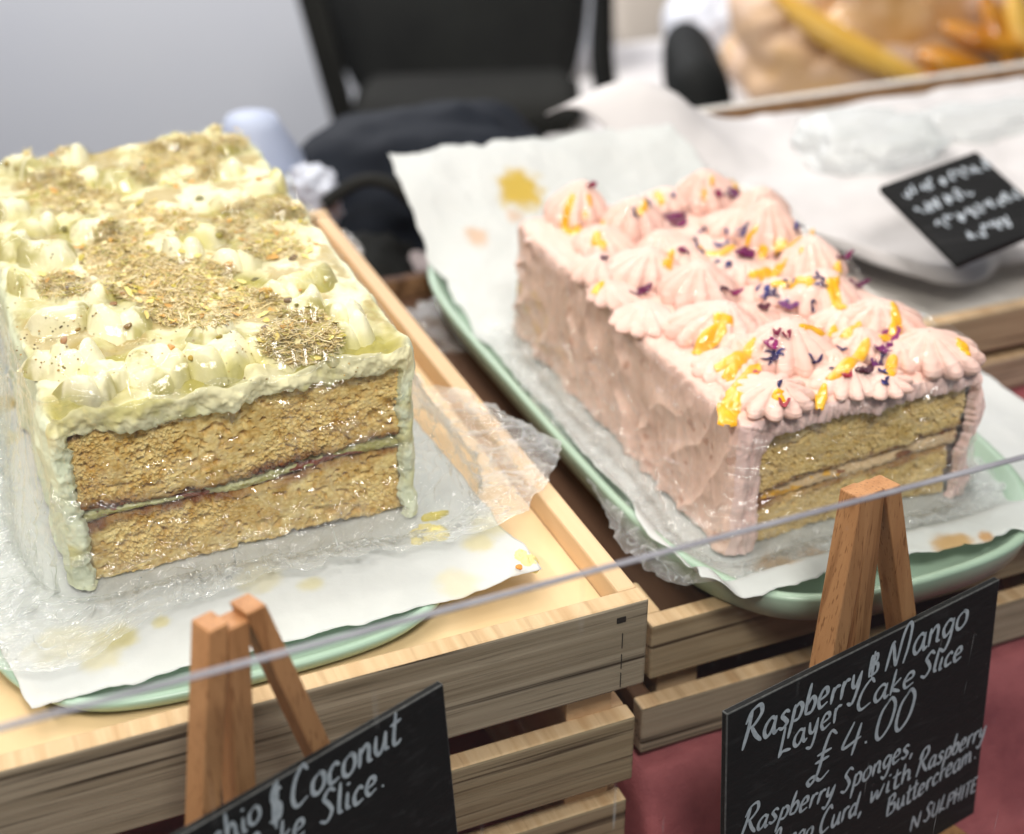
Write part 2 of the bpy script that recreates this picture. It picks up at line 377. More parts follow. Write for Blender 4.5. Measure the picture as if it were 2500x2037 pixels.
paper('greaseproof_paper', [f0, f1, f2, f3], 'white greaseproof paper with yellow icing smears under the green cake', zl, stains=[
    st(150, 1590, 0, .014, Cr), st(280, 1570, 0, .010, Y1c, .7), st(240, 1620, 0, .010, Cr), st(1170, 1340, 0, .009, Cr, .8), st(1200, 1290, 0, .012, Y1c, .45),
    st(640, 1420, 0, .012, Cr, .5), st(760, 1440, 0, .006, Y1c, .5), st(1120, 1440, 0, .012, Cr, .5), st(-10, 1000, 0, .012, Y2c, .9), st(20, 1080, 0, .008, Cr), st(395, 1530, 0, .004, Y1c)], seed=2)
RZ = TZ+.0078
def zr(x, y):
    z = RZ+.0006*fbm(x*24, y*24, seed=31)+.0008*ridge(fbm(x*20+y*12, y*15, seed=34))+.0005*ridge(fbm(x*46, y*40-x*18, seed=35))+.004*fbm(x*16+y*9, y*13, seed=33)*sstep(.16, .26, y)+.0005*np.sin(x*120-y*90)
    z = z+.0098*sstep(-.055, -.073, y)-.0060*sstep(-.086, -.104, y)                 # climbs over the front rim and drops
    z = z+.0100*sstep(.240, .2275, x)*sstep(.26, .05, y)
    return z+.050*sstep(.20, .36, y)**1.4
g0, g1 = at(1735, 1490, TZ+.014), np.array([.470, -.094]); g2 = at(1500, 310, .022); g3 = at(950, 385, .02)
Pe = srgb(236, 190, 150)
paper('greaseproof_paper', [g0, g1, at(1640, 268, .030), g3], 'creased white greaseproof paper with orange smears under the pink cake', zr, nx=170, ny=230, edge=.006, stains=[
    st(1270, 505, -.005, .018, Y2c, 1), st(1165, 625, -.02, .010, Pe, .7), st(1255, 590, -.02, .007, Pe, .6),
    st(1900, 1390, RZ, .012, srgb(214, 160, 70), .7), st(1975, 1360, RZ, .008, srgb(226, 176, 120), .7), st(2330, 1380, RZ, .012, srgb(214, 160, 60), .8), st(2400, 1360, RZ, .005, srgb(214, 150, 50), .8), st(1780, 1428, RZ, .004, Y2c, .9)], seed=12)

# ================================================================ CAKES
M_sponge = mat('sponge_crumb', (.7, .5, .22), .85, attr=True, spec=.15, sss=0)
M_icing = mat('buttercream', (.8, .75, .5), .6, attr=True, spec=.15, sss=0, bump=.00022, bscale=650)
M_pink = mat('pink_buttercream', srgb(240, 200, 182), 0.55, attr=True, spec=.2, sss=.06, sssr=(.0015,), bump=.0002, bscale=650)
M_fill = mat('cake_filling', (.6, .6, .4), .3, attr=True, spec=.5)
M_jam = mat('mango_curd', srgb(246, 176, 24), .12, srgb(250, 196, 50), 160, 1, .0003, 300, .6, .6, .3, (.003,))

def crumb(x, z, seed, scale=1.0):
    "pits and crumbs of a cut sponge face: depth (m, positive = out)"
    X, Z = x*scale, z*scale
    wx, wz = .5*fbm(X*230, Z*230, seed=seed+31), .5*fbm(X*230+7, Z*230, seed=seed+32)
    d1, _ = worley(X*540+wx, Z*540+wz, seed); d2, _ = worley(X*980+wx, Z*980+wz, seed+3)
    bump = .0006*np.exp(-(d1/.40)**2)+.0006*np.exp(-(d2/.42)**2)-.0006
    bump = bump*(.25+1.3*sstep(.3, .75, vn(X*62, Z*62, seed=seed+13)))       # soft round crumbs, not flakes
    h1 = vn(X*360+wx, Z*420+wz, seed=seed+7); h2 = vn(X*700+wx, Z*760+wz, seed=seed+8); h3 = vn(X*150+wx, Z*170+wz, seed=seed+9)
    pore = 1.0*sstep(.70, .90, h1)+.7*sstep(.70, .9, h2)*sstep(.3, .6, h3)+.8*sstep(.78, .95, h3)*sstep(.35, .6, h1)
    c1 = np.clip(.5+.9*fbm(X*310, Z*310, seed=seed+12, o=3), 0, 1); c2 = np.clip(1.15-1.6*d1, 0, 1)
    return bump-.0019*np.clip(pore, 0, 1.2)+.0009*fbm(X*70, Z*70, seed=seed+11, o=4), c1, c2
def sponge(name, x0, x1, zlo, zhi, y0, y1, parent, c_lo, c_hi, crust, seed, nx=480, nz=170, crust_lo=0, crust_hi=0, scale=1.0):
    u = np.linspace(0, 1, nx)[:, None]; v = np.linspace(0, 1, nz)[None, :]
    X = x0+(x1-x0)*u+0*v; X = X+.0022*fbm(v*5+0*u, u*0+seed, seed=seed+51)*(2*u-1)*np.abs(2*u-1)**3
    a = zlo(X)+.0009*fbm(X*420, X*0, seed=seed+1)+.0016*fbm(X*70, X*0, seed=seed+41); b = zhi(X)+.0012*fbm(X*300, X*0+3, seed=seed+2)+.0018*fbm(X*60, X*0, seed=seed+42)
    Z = a+(b-a)*v
    d, c1, c2 = crumb(X, Z, seed, scale)
    e = np.minimum(np.minimum(u, 1-u)*(x1-x0), np.minimum(v, 1-v)*.03)
    Y = y0-d+.0022*(1-sstep(0, .0022, e))+.0012*fbm(X*40, Z*50, seed=seed+20)
    t = np.clip(.5+.45*fbm(X*140, Z*140, seed=seed+4)+.5*(c1-.5)+.4*(c2-.5), 0, 1)[..., None]
    col = np.asarray(c_lo)*(1-t)+np.asarray(c_hi)*t
    n_ = .0012*fbm(X*160, X*0+9, seed=seed+6)
    for thick, dist in ((crust_lo, Z-a), (crust_hi, b-Z)):
        if thick:
            k = (sstep(thick*1.5, thick*.35, dist+n_)*np.clip(.75+.8*fbm(X*70, Z*70, seed=seed+8), .15, 1))[..., None]
            col = col*(1-k)+np.asarray(crust)*k
    mb = MB(); mb.grid(np.stack([X, Y, Z], -1), col)
    for vv, fl in ((0, False), (-1, True)):
        q = np.stack([np.stack([X[:, vv], Y[:, vv], Z[:, vv]], -1), np.stack([X[:, vv], X[:, vv]*0+y1, Z[:, vv]], -1)], 1)
        mb.grid(q, crust, flip=fl)
    for uu, fl in ((0, True), (-1, False)):
        q = np.stack([np.stack([X[uu], Y[uu], Z[uu]], -1), np.stack([X[uu], X[uu]*0+y1, Z[uu]], -1)], 1)
        mb.grid(q, crust, flip=fl)
    return mb.build(name, M_sponge, parent)
def filling(name, x0, x1, zlo, zhi, y0, y1, parent, cols, seed, nx=360, nz=36):
    u = np.linspace(0, 1, nx)[:, None]; v = np.linspace(0, 1, nz)[None, :]
    X = x0+(x1-x0)*u+0*v; Z = zlo(X)-.0004+(zhi(X)-zlo(X)+.0008)*v
    Y = y0+.0030-.0026*np.sin(PI*v)**.6-.0016*fbm(X*110, Z*240, seed=seed)-.001*fbm(X*400, Z*500, seed=seed+1)
    t = fbm(X*55, Z*160, seed=seed+2); s = fbm(X*90+7, Z*260, seed=seed+5)
    col = np.where((t > .16)[..., None], cols[1], np.where((s > .22)[..., None], cols[2], cols[0]))
    mb = MB(); mb.grid(np.stack([X, Y, Z], -1), col)
    return mb.build(name, M_fill, parent)

def frosting(name, x0, x1, zb, zt, y0, y1, tl, tt, tr, parent, m, disp, colf, cap, seed, ns=460, ny=330, rag=.0016, rnd_=.010, ztr=None, cs=(85, 85)):
    """coat of icing: left side, top and right side as one sheet with thickness, ragged front edge, and a back wall.
    x0,x1 = outer faces at the base; tl,tt,tr = thickness left/top/right"""
    ztr = zt if ztr is None else ztr
    L1, L2, L3 = zt-zb, x1-x0, ztr-zb; tot = L1+L2+L3
    s = np.linspace(0, tot, ns)
    def prof(off):
        a0, a1 = x0+off[0], x1-off[2]; zl_, zr_ = zt-off[1], ztr-off[1]
        px = np.where(s < L1, a0, np.where(s < L1+L2, a0+(a1-a0)*(s-L1)/L2, a1))
        q = np.clip((s-L1)/L2, 0, 1); zt_ = zl_+(zr_-zl_)*q
        pz = np.where(s < L1, zb+(zl_-zb)*s/L1, np.where(s < L1+L2, zt_, zb+(zr_-zb)*(tot-s)/L3))
        return px, pz
    def smooth(px, r):
        k = max(1, int(r/tot*ns)); ker = np.hanning(2*k+3); ker /= ker.sum()
        p = np.concatenate([np.full(k+1, px[0]), px, np.full(k+1, px[-1])]); o = np.convolve(p, ker, 'valid')
        return o
    ox, oz = [smooth(q, rnd_) for q in prof((0, 0, 0))]; ix, iz = [smooth(q, rnd_*.35) for q in prof((tl, tt, tr))]
    tx, tz = np.gradient(ox), np.gradient(oz); nl = np.hypot(tx, tz); nx_, nz_ = -tz/nl, tx/nl
    vr = np.clip(1.12+.6*fbm(s*38, s*0+4, seed=seed+21), 1.0, 1.7); ix, iz = ox+(ix-ox)*vr, oz+(iz-oz)*vr
    yy = np.linspace(0, 1, ny)**1.15; Yg = y0+(y1-y0)*yy[None, :]+0*s[:, None]; Sg = s[:, None]+0*Yg
    D = disp(Sg, Yg, L1, L2, L3)
    fl = np.clip(np.minimum(1, (oz[:, None]-zb)/.006), 0, 1)
    endf = sstep(0, .004, Yg-y0)*.0016-.0016
    X = ox[:, None]+nx_[:, None]*(D+endf); Z = oz[:, None]+nz_[:, None]*(D+endf)
    Yr = Yg-rag*1.5*fbm(Sg*48, Yg*0, seed=seed)*sstep(.012, 0, Yg-y0)
    P = np.stack([X, Yr, Z], -1); col = colf(Sg, Yg, L1, L2, L3, P)
    mb = MB(); mb.grid(P, col, flip=True)
    # front cut of the coat
    nk = 26; k = np.linspace(0, 1, nk)[None, :]
    rg = (rag*fbm(s*190, s*0+2, seed=seed+1)+rag*.8*fbm(s*520, s*0+2, seed=seed+2))[:, None]*sstep(.2, 1, k)
    Xc = P[:, 0, 0][:, None]*(1-k)+ix[:, None]*k-nx_[:, None]*rg; Zc = P[:, 0, 2][:, None]*(1-k)+iz[:, None]*k-nz_[:, None]*rg
    bul = np.sin(PI*k)**.7
    Yc = P[:, 0, 1][:, None]-.0016*bul-.0034*fbm(Xc*cs[0], Zc*cs[1], seed=seed+3)*bul-.0015*fbm(Xc*cs[0]*4, Zc*cs[1]*4, seed=seed+4)*bul+.003*sstep(.8, 1, k)
    Pc = np.stack([Xc, Yc, Zc], -1); mb.grid(Pc, cap(Xc, Zc, s, k))
    # back wall
    kk = np.linspace(0, 1, 30)[None, :, None]
    cen = np.stack([ox*0+(x0+x1)/2+(ox-(x0+x1)/2)*.2, ox*0+y1+.003, zb+(oz-zb)*.45], -1)[:, None]
    Pb = P[:, -1][:, None]*(1-kk)+cen*kk; Pb[..., 1] += .006*np.sqrt(np.clip(1-(1-kk[..., 0])**2, 0, 1))+.001*fbm(Pb[..., 0]*80, Pb[..., 2]*80, seed=seed+9)
    mb.grid(Pb, col[:, -1][:, None]*np.ones((1, 30, 1)))
    return mb.build(name, m, parent)

class HMap:                                          # height raster of what lies on a cake's top, for laying things on it
    def __init__(s, x0, x1, y0, y1, base, res=.0006):
        s.x0, s.y0, s.res = x0, y0, res; s.n, s.m = int((x1-x0)/res), int((y1-y0)/res); s.H = np.full((s.n, s.m), base)
    def add(s, P):
        P = np.asarray(P).reshape(-1, 3); i = ((P[:, 0]-s.x0)/s.res).astype(int); j = ((P[:, 1]-s.y0)/s.res).astype(int)
        ok = (i >= 0) & (i < s.n) & (j >= 0) & (j < s.m); np.maximum.at(s.H, (i[ok], j[ok]), P[ok, 2])
    def close(s):
        q = s.H
        for _ in range(1):
            p = np.pad(q, 1, mode='edge'); st_ = np.stack([p[a:a+s.n, b:b+s.m] for a in range(3) for b in range(3)]); q = np.median(st_, 0)
        s.H = np.maximum(q, s.H*0+q.min())
    def h(s, x, y):
        fi = np.clip((np.asarray(x)-s.x0)/s.res-.5, 0, s.n-1.01); fj = np.clip((np.asarray(y)-s.y0)/s.res-.5, 0, s.m-1.01)
        i, j = fi.astype(int), fj.astype(int); a, b = fi-i, fj-j; H = s.H
        return H[i, j]*(1-a)*(1-b)+H[i+1, j]*a*(1-b)+H[i, j+1]*(1-a)*b+H[i+1, j+1]*a*b
    def hit(s, px, py, zmax, zmin):
        z = zmax
        while z > zmin:
            p = at(px, py, z)
            if s.h(p[0], p[1]) >= z: return p
            z -= .0005
        return at(px, py, zmin)
    def envelope(s, r, sm):
        q = s.H.copy(); k = int(r/s.res)
        for ax in (0, 1):
            p = np.pad(q, [(k, k) if a == ax else (0, 0) for a in (0, 1)], mode='edge'); o = q.copy()
            for d in range(2*k+1): o = np.maximum(o, np.take(p, range(d, d+q.shape[ax]), axis=ax))
            q = o
        k = int(sm/s.res); ker = np.hanning(2*k+3); ker /= ker.sum()
        for ax in (0, 1):
            q = np.apply_along_axis(lambda v: np.convolve(np.pad(v, k+1, mode='edge'), ker, 'valid'), ax, q)
        e = HMap.__new__(HMap); e.x0, e.y0, e.res, e.n, e.m, e.H = s.x0, s.y0, s.res, s.n, s.m, q
        return e

# ---------------------------------------------------------------- left: pistachio-green frosted cake
BZ = .0028
cakeL = thing('layer_cake', 'green frosted layer cake topped with pistachios and shredded halva, on the left', 'cake', (0, 0, 0), 'wrapped layer cakes')
SL, SH, SB = srgb(204, 160, 74), srgb(250, 228, 160), srgb(124, 66, 26)
LX0, LX1 = .0010, .1270
fl_lo = lambda x: .0275+.0052*(x-.0)/.12+.0014*np.sin(x*75); fl_hi = lambda x: .0325+.0062*(x/.12)**2+.0012*np.sin(x*65+1)
topl = lambda x: .0675+.0075*(x/.125)+.0008*np.sin(x*140)
sponge('sponge_layer', LX0+.004*0, LX1, lambda x: BZ+0*x, fl_lo, .001, .245, cakeL, SL, SH, SB, 3, crust_hi=.0030)
sponge('sponge_layer', LX0-.002, LX1, fl_hi, topl, -.0005, .245, cakeL, SL, SH, SB, 41, crust_lo=.0048, crust_hi=.0016)
filling('cream_filling', LX0, LX1-.001, fl_lo, fl_hi, .0015, .2, cakeL, [srgb(206, 206, 150), srgb(176, 172, 104), srgb(132, 62, 44)], 5)
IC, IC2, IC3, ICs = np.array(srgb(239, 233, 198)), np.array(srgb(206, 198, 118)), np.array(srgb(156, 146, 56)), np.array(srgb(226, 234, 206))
def dispL(s, y, a, b, c):
    top = sstep(a-.006, a+.004, s)*sstep(a+b+.006, a+b-.004, s)
    side = .0030*fbm(y*26, s*26, seed=50)+.0016*fbm(y*60, s*50, seed=51)+.0009*fbm(y*22, s*160, seed=52)
    return side*(1-top)+top*(.0045*fbm(s*48, y*40, seed=59)*sstep(.02, .0, y+.003)+.0026*fbm(s*70, y*70, seed=53)+.0012*fbm(s*230, y*230, seed=54))
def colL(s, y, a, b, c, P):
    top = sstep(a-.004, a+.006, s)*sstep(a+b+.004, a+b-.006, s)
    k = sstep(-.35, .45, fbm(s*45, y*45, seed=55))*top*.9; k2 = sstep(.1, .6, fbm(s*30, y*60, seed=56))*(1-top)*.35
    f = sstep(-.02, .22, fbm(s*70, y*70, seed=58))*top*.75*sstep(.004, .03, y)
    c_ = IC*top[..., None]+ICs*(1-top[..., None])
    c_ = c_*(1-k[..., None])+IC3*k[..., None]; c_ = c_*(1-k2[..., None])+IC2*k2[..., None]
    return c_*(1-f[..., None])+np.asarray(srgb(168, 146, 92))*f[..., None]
def capL(x, z, s, k):
    f = fbm(x*90, z*90, seed=57); t = sstep(-.1, .5, f)[..., None]; top = sstep(.06, .075, z)[..., None]
    base = ICs*(1-top)+np.asarray(srgb(240, 234, 190))*top
    return base*(1-t*.75)+IC2*t*.75
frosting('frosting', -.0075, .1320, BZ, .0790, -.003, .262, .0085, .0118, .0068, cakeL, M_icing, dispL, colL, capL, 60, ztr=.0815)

HL = HMap(-.02, .145, -.02, .27, .0795)
gx_ = np.linspace(-.012, .136, 300); gy_ = np.linspace(-.012, .262, 460)
def zoomA(zx, zy): return zx/2.131, 200+zy/2.131           # (only used to read positions off the photograph)
DL = [(90,385,150),(230,440,210),(460,480,190),(660,480,220),(1050,240,170),(1190,320,190),(870,250,150),(1190,430,220),(1390,510,220),(1230,590,220),(1490,630,200),(60,620,150),(190,710,210),(370,680,220),(490,740,230),
      (250,880,240),(460,1060,230),(960,850,200),(1070,770,230),(1230,905,230),(1610,1010,330),(1480,1070,200),(1590,1150,230),(1790,1150,200),(350,1195,310),(630,1220,280),(260,1400,220),(420,1430,290),(650,1470,320),
      (830,1390,200),(1120,1290,230),(1210,1370,250),(1390,1320,210),(1860,1320,240),(1170,1490,330),(880,1560,330),(480,1590,260),(1560,1450,260),(1750,1400,200),(150,1010,150),(60,800,150),(330,300,160)]
def dollop(px, py, wpx, i):
    p = at(px, py, .086); rr = random.Random(100+i)
    p[1] = min(max(p[1], .0075), .252); p[0] = min(max(p[0], .002), .124)
    w = wpx/2.131*.57/3640*1.16*rr.uniform(.95, 1.1); dist = (p-CAM)@FW; w *= dist/.62
    w = min(w*1.22, .030); yaw = rr.uniform(-.15, .65); lob = rr.choice([1, 1, 1, 2, 2]); hgt = min(.0112, .0066+.19*w)*rr.uniform(.85, 1.15); dep = .0094*rr.uniform(.9, 1.25)
    nu, nv = 72, 60
    u = np.linspace(0, 1, nu)[:, None]; v = np.linspace(0, 1, nv)[None, :]
    env = np.clip(1-np.abs(2*u-1)**rr.uniform(2.6, 4.5), 0, 1)**.5
    lb = 1 if lob == 1 else .66+.34*np.abs(np.sin(PI*lob*(u+rr.uniform(-.05, .05))))**.5
    cr = rr.uniform(.52, .72)                        # where the crest lies
    prof = np.where(v < cr, np.clip(1-(1-v/cr)**2.3, 0, 1)**.75, np.clip(1-((v-cr)/(1-cr))**1.7, 0, 1)**.9)
    x = (u-.5)*w*(1-.12*prof)
    tilt = 1+rr.uniform(-.35, .35)*(2*u-1)
    z = hgt*env*lb*prof*tilt
    y = (-1+1.75*v)*dep*(.35+.65*env*lb)+rr.uniform(-.45, .35)*z+w*.32*(2*u-1)**2
    seed = 200+i
    nz = .0011*fbm(u*3.2+0*v, v*2.0+0*u, seed=seed)+.0003*fbm(u*16+0*v, v*5+0*u, seed=seed+1)
    nz = nz+.0009*ridge(fbm(u*2.6+seed, v*1.1+u*1.4, seed=seed+3))
    z = z+nz*prof; y = y+nz*.8
    ca, sa = math.cos(yaw), math.sin(yaw)
    X = p[0]+x*ca-y*sa; Y = p[1]+x*sa+y*ca
    base = .0785
    Z = base+z-.0012
    cap_ = .0905+.0015*fbm(X*40, Y*40, seed=77); e = Z-cap_; Z = np.where(e > -.001, cap_-.001+.0012*np.tanh((e+.001)/.0022), Z)  # pressed flat by the wrap
    keep = X > -.0105
    X = np.where(keep, X, -.0105+.2*(X+.0105))
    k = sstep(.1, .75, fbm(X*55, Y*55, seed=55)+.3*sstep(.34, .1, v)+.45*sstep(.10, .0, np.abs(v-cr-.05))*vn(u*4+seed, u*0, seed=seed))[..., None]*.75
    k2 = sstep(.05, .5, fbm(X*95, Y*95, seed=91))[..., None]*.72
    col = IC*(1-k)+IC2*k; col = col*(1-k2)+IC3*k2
    P = np.stack([X, Y, Z], -1); HL.add(P); HL.add((P[1:]+P[:-1])/2); HL.add((P[:, 1:]+P[:, :-1])/2)
    return grid('icing_dollop', P, M_icing, cakeL, col)
for i, (a, b, c_) in enumerate(DL):
    dollop(*zoomA(a, b), c_, i)
HL.close()
# shredded halva: clumps of thin strands
M_halva = mat('halva_shreds', (.5, .4, .2), .6, attr=True, spec=.3)
FLs = [(290,560,210,150),(900,430,330,170),(1010,370,230,130),(600,300,230,110),(1370,740,330,190),(650,800,220,130),(650,930,300,140),(960,1060,420,190),(1010,1170,350,150),(1560,1330,280,190),(230,330,190,90),(1240,260,190,100),(840,730,260,110),(1480,860,260,110),(720,1020,260,160),(440,620,260,90),(330,1060,180,90),(1300,1160,260,110)]
HC = [srgb(232, 214, 164), srgb(222, 200, 144), srgb(242, 230, 192), srgb(198, 172, 116), srgb(216, 200, 160), srgb(206, 196, 124)]
for i, (zx, zy, wx, wy) in enumerate(FLs):
    mb = MB(); rr = random.Random(300+i); cnt = int(wx*wy/27)
    tone = rr.uniform(.98, 1.15)
    for q in range(cnt):
        r_ = math.sqrt(rr.random()); an = rr.uniform(0, 2*PI)
        px, py = zoomA(zx+wx*.76*r_*math.cos(an), zy+wy*.76*r_*math.sin(an))
        p = HL.hit(px, py, .096, .076)
        if p[1] > .256 or p[0] < -.006 or p[0] > .129: continue
        lay_ = q < cnt*.45; up = .0002+.0006*rr.random() if lay_ else .0003+.0062*rr.random()*(1-r_**2)*rr.random()
        if p[2] > .0895 and rr.random() < .6: continue
        yaw = rr.uniform(0, PI); ln = rr.choice([rr.uniform(.0018, .0040), rr.uniform(.0030, .0078)]); tilt = rr.uniform(-.35, .45)
        d = np.array([math.cos(yaw)*math.cos(tilt), math.sin(yaw)*math.cos(tilt), math.sin(tilt)])
        sd = np.array([-math.sin(yaw), math.cos(yaw), 0])*rr.uniform(-.0013, .0013)
        c0 = p+np.array([0, 0, up])
        pts = np.stack([c0-d*ln/2, c0+sd, c0+d*ln/2])
        c = np.asarray(rr.choice(HC))*tone*rr.uniform(.8, 1.15)
        mb.grid(tube(pts, [rr.uniform(.00010, .0002), rr.uniform(.00018, .00034), .0001], 5), c, wrap=True)
    for q in range(int(wx*wy/2600)):                   # loose flakes among the shreds
        r_ = math.sqrt(rr.random()); an = rr.uniform(0, 2*PI); p = HL.hit(*zoomA(zx+wx*.85*r_*math.cos(an), zy+wy*.85*r_*math.sin(an)), .096, .076)
        if p[1] > .254 or p[0] < -.005 or p[0] > .128: continue
        uu = np.linspace(-1, 1, 6)[:, None]; vv = np.linspace(-1, 1, 6)[None, :]; a_, b_ = rr.uniform(.0010, .0026), rr.uniform(.0008, .0016); yw = rr.uniform(0, PI); t1_, t2_ = rr.uniform(-.5, .5), rr.uniform(-.5, .5)
        kx = 1+.4*fbm(uu*2+q, vv*2, seed=i*50+q); X_, Y_ = a_*uu*np.sqrt(1-.45*vv**2)*kx, b_*vv*np.sqrt(1-.45*uu**2)*kx
        mb.grid(np.stack([p[0]+X_*math.cos(yw)-Y_*math.sin(yw), p[1]+X_*math.sin(yw)+Y_*math.cos(yw), p[2]+.0022+t1_*X_+t2_*Y_+.0006*fbm(uu*2, vv*2+q, seed=q)+0*X_], -1), np.asarray(srgb(*rr.choice([(236, 222, 140), (222, 200, 120), (240, 228, 176), (196, 180, 84), (206, 160, 90)]))))
    if mb.n: mb.build('halva_shreds', M_halva, cakeL)
# nuts and crumbs
M_nut = mat('chopped_nut', (.4, .3, .1), .4, attr=True, spec=.4, bump=.0003, bscale=500)
NT = [(285,300,34,(78,70,52)),(860,632,40,(206,150,70)),(1040,612,42,(112,118,84)),(335,772,30,(96,96,44)),(830,715,24,(214,160,64)),(532,742,26,(178,132,62)),(1330,1040,28,(66,78,50)),(1400,1095,34,(206,166,84)),
      (1495,1140,26,(96,78,78)),(890,1385,28,(220,150,60)),(665,1275,28,(122,92,50)),(1520,975,34,(128,120,40)),(1350,512,28,(206,160,84)),(1280,512,14,(74,66,70)),(765,607,26,(84,76,50)),(330,1350,30,(150,96,36)),
      (1140,1335,22,(150,134,40)),(300,378,28,(214,196,96)),(760,330,26,(70,66,60)),(640,330,30,(92,80,60)),(540,300,26,(110,92,56)),(470,800,20,(98,92,50)),(650,660,18,(96,80,48)),(400,1290,22,(130,100,44)),(1230,330,18,(120,96,50)),
      (1290,300,20,(84,80,66)),(1700,1390,22,(176,146,60)),(1000,1440,24,(170,140,40)),(880,560,22,(92,84,60)),(1420,790,18,(98,88,56)),(1300,1210,24,(72,66,60)),(1370,1200,22,(80,72,66)),(1560,1090,16,(206,150,60)),(40,430,28,(150,130,50)),(90,455,20,(120,100,46)),(180,560,20,(126,104,50)),(1320,850,16,(120,96,52)),
      (240,1080,24,(150,140,50)),(420,950,18,(104,86,46)),(640,1110,22,(160,100,50)),(590,1160,22,(140,90,44))]
def nut(p, r, c, seed, parent, name='chopped_nut', m=None, sq=.7):
    bm = bmesh.new(); bmesh.ops.create_icosphere(bm, subdivisions=3, radius=1)
    V = np.array([v.co[:] for v in bm.verts]); rr = np.random.RandomState(seed)
    pl = rr.normal(size=(5, 3)); pl /= np.linalg.norm(pl, axis=1)[:, None]
    for q in pl:
        d = V@q; V = V-np.clip(d-.62, 0, None)[:, None]*q
    V = V*(1+.18*fbm(V[:, 0]*1.7+seed, V[:, 1]*1.7, V[:, 2]*1.7, seed=seed))[:, None]*np.array([1.15, .85, sq])
    a = rr.uniform(0, 2*PI); R = np.array([[math.cos(a), -math.sin(a), 0], [math.sin(a), math.cos(a), 0], [0, 0, 1]])
    V = V@R.T*r+p
    for v, k in zip(bm.verts, V): v.co = k
    me = bpy.data.meshes.new(name); bm.to_mesh(me); bm.free()
    t = np.clip(.5+.6*fbm(V[:, 0]*600, V[:, 1]*600, V[:, 2]*600, seed=seed), 0, 1)[:, None]
    setcol(me, np.asarray(srgb(*c))*(1-t*.45)+np.asarray(srgb(226, 190, 110))*t*.25)
    return link(name, me, m or M_nut, parent)
for i, (zx, zy, w_, c_) in enumerate(NT):
    p = HL.hit(*zoomA(zx, zy), .096, .076)
    if p[1] > .25: continue
    nut(p+np.array([0, 0, .0004]), w_/2.131*.62/3640*.62*1.35, c_, 400+i, cakeL)
for i in range(48):                                  # nut pieces sitting among the shreds
    rr = random.Random(1500+i); zx, zy, wx, wy = FLs[i % len(FLs)]; r_ = rr.random()**.5*1.05; an = rr.uniform(0, 2*PI)
    p = HL.hit(*zoomA(zx+wx*.8*r_*math.cos(an), zy+wy*.8*r_*math.sin(an)), .096, .076)
    if p[1] > .252 or not (-.004 < p[0] < .127): continue
    nut(p+np.array([0, 0, .0016]), rr.uniform(.0010, .0023), rr.choice([(112, 116, 56), (150, 144, 66), (206, 160, 82), (88, 84, 56), (176, 160, 78), (92, 74, 72), (196, 176, 96)]), 1600+i, cakeL)
mb = MB()                                           # fine nut dust over the icing
for i in range(1500):
    rr = rnd; px, py = zoomA(rr.uniform(0, 1900), rr.uniform(230, 1560)); p = HL.hit(px, py, .096, .074)
    if not (-.009 < p[0] < .130 and p[1] < .240) or vn(np.array(p[0]*60), np.array(p[1]*60), seed=8) < .42: continue
    r = rr.uniform(.00014, .00046); a = rr.uniform(0, PI)
    v = np.array([(-1, -1, 0), (1, -.7, 0), (.8, 1, 0), (-.9, .8, 0), (-.6, -.6, 1), (.6, -.5, 1), (.5, .6, 1), (-.5, .5, 1)])*r
    v = v@np.array([[math.cos(a), math.sin(a), 0], [-math.sin(a), math.cos(a), 0], [0, 0, 1]])+p+(0, 0, -.0001)
    mb.add(v, [(0, 1, 5, 4), (1, 2, 6, 5), (2, 3, 7, 6), (3, 0, 4, 7), (4, 5, 6, 7)], srgb(*rr.choice([(120, 98, 50), (150, 120, 60), (96, 84, 50), (176, 140, 66), (140, 130, 50)])))
o = mb.build('nut_dust', M_nut, cakeL, False); o['kind'] = 'stuff'
# a little fallen icing beside the cake: blobs on the paper
def blob(p, rx, ry, h, c, m, seed, name, parent=None, rag=.5):
    th = np.linspace(0, 2*PI, 80, endpoint=False)[None, :]; r = np.linspace(0, 1, 26)[:, None]
    k = 1+rag*fbm(np.cos(th)*1.6+seed, np.sin(th)*1.6, seed=seed)+.25*rag*fbm(np.cos(th)*6+seed, np.sin(th)*6, seed=seed+1)
    X = p[0]+rx*r*k*np.cos(th); Y = p[1]+ry*r*k*np.sin(th)
    Z = p[2]+h*np.sqrt(np.clip(1-r**2.2, 0, 1))*(.75+.55*fbm(X*260, Y*260, seed=seed+2))
    col = np.asarray(c)*(1+.10*fbm(X*200, Y*200, seed=seed+3))[..., None]
    return grid(name, np.stack([X, Y, Z], -1), m, parent, col, wrap=True, flip=True)
for (px, py, rx, ry, h, c_, lab) in [(1048, 1305, .0080, .0062, .0036, (238, 224, 150), 'flat pale yellow icing smear on the paper right of the cake'),
                           (1285, 1372, .0042, .0068, .0058, (240, 228, 160), 'thick icing blob with an orange speck at the paper corner'),
                           (1060, 1262, .0060, .0026, .0030, (206, 190, 80), 'olive yellow icing smear beside the wrapped cake front')]:
    b_ = blob(at(px, py, PZ+.0004), rx, ry, h, srgb(*c_), M_icing, int(px), 'icing_smear'); tag(b_, lab, 'icing', 'icing smears on the left paper')
    if px == 1285: nut(at(1268, 1385, PZ+.005), .0014, (226, 140, 40), 9, b_, 'orange_speck')

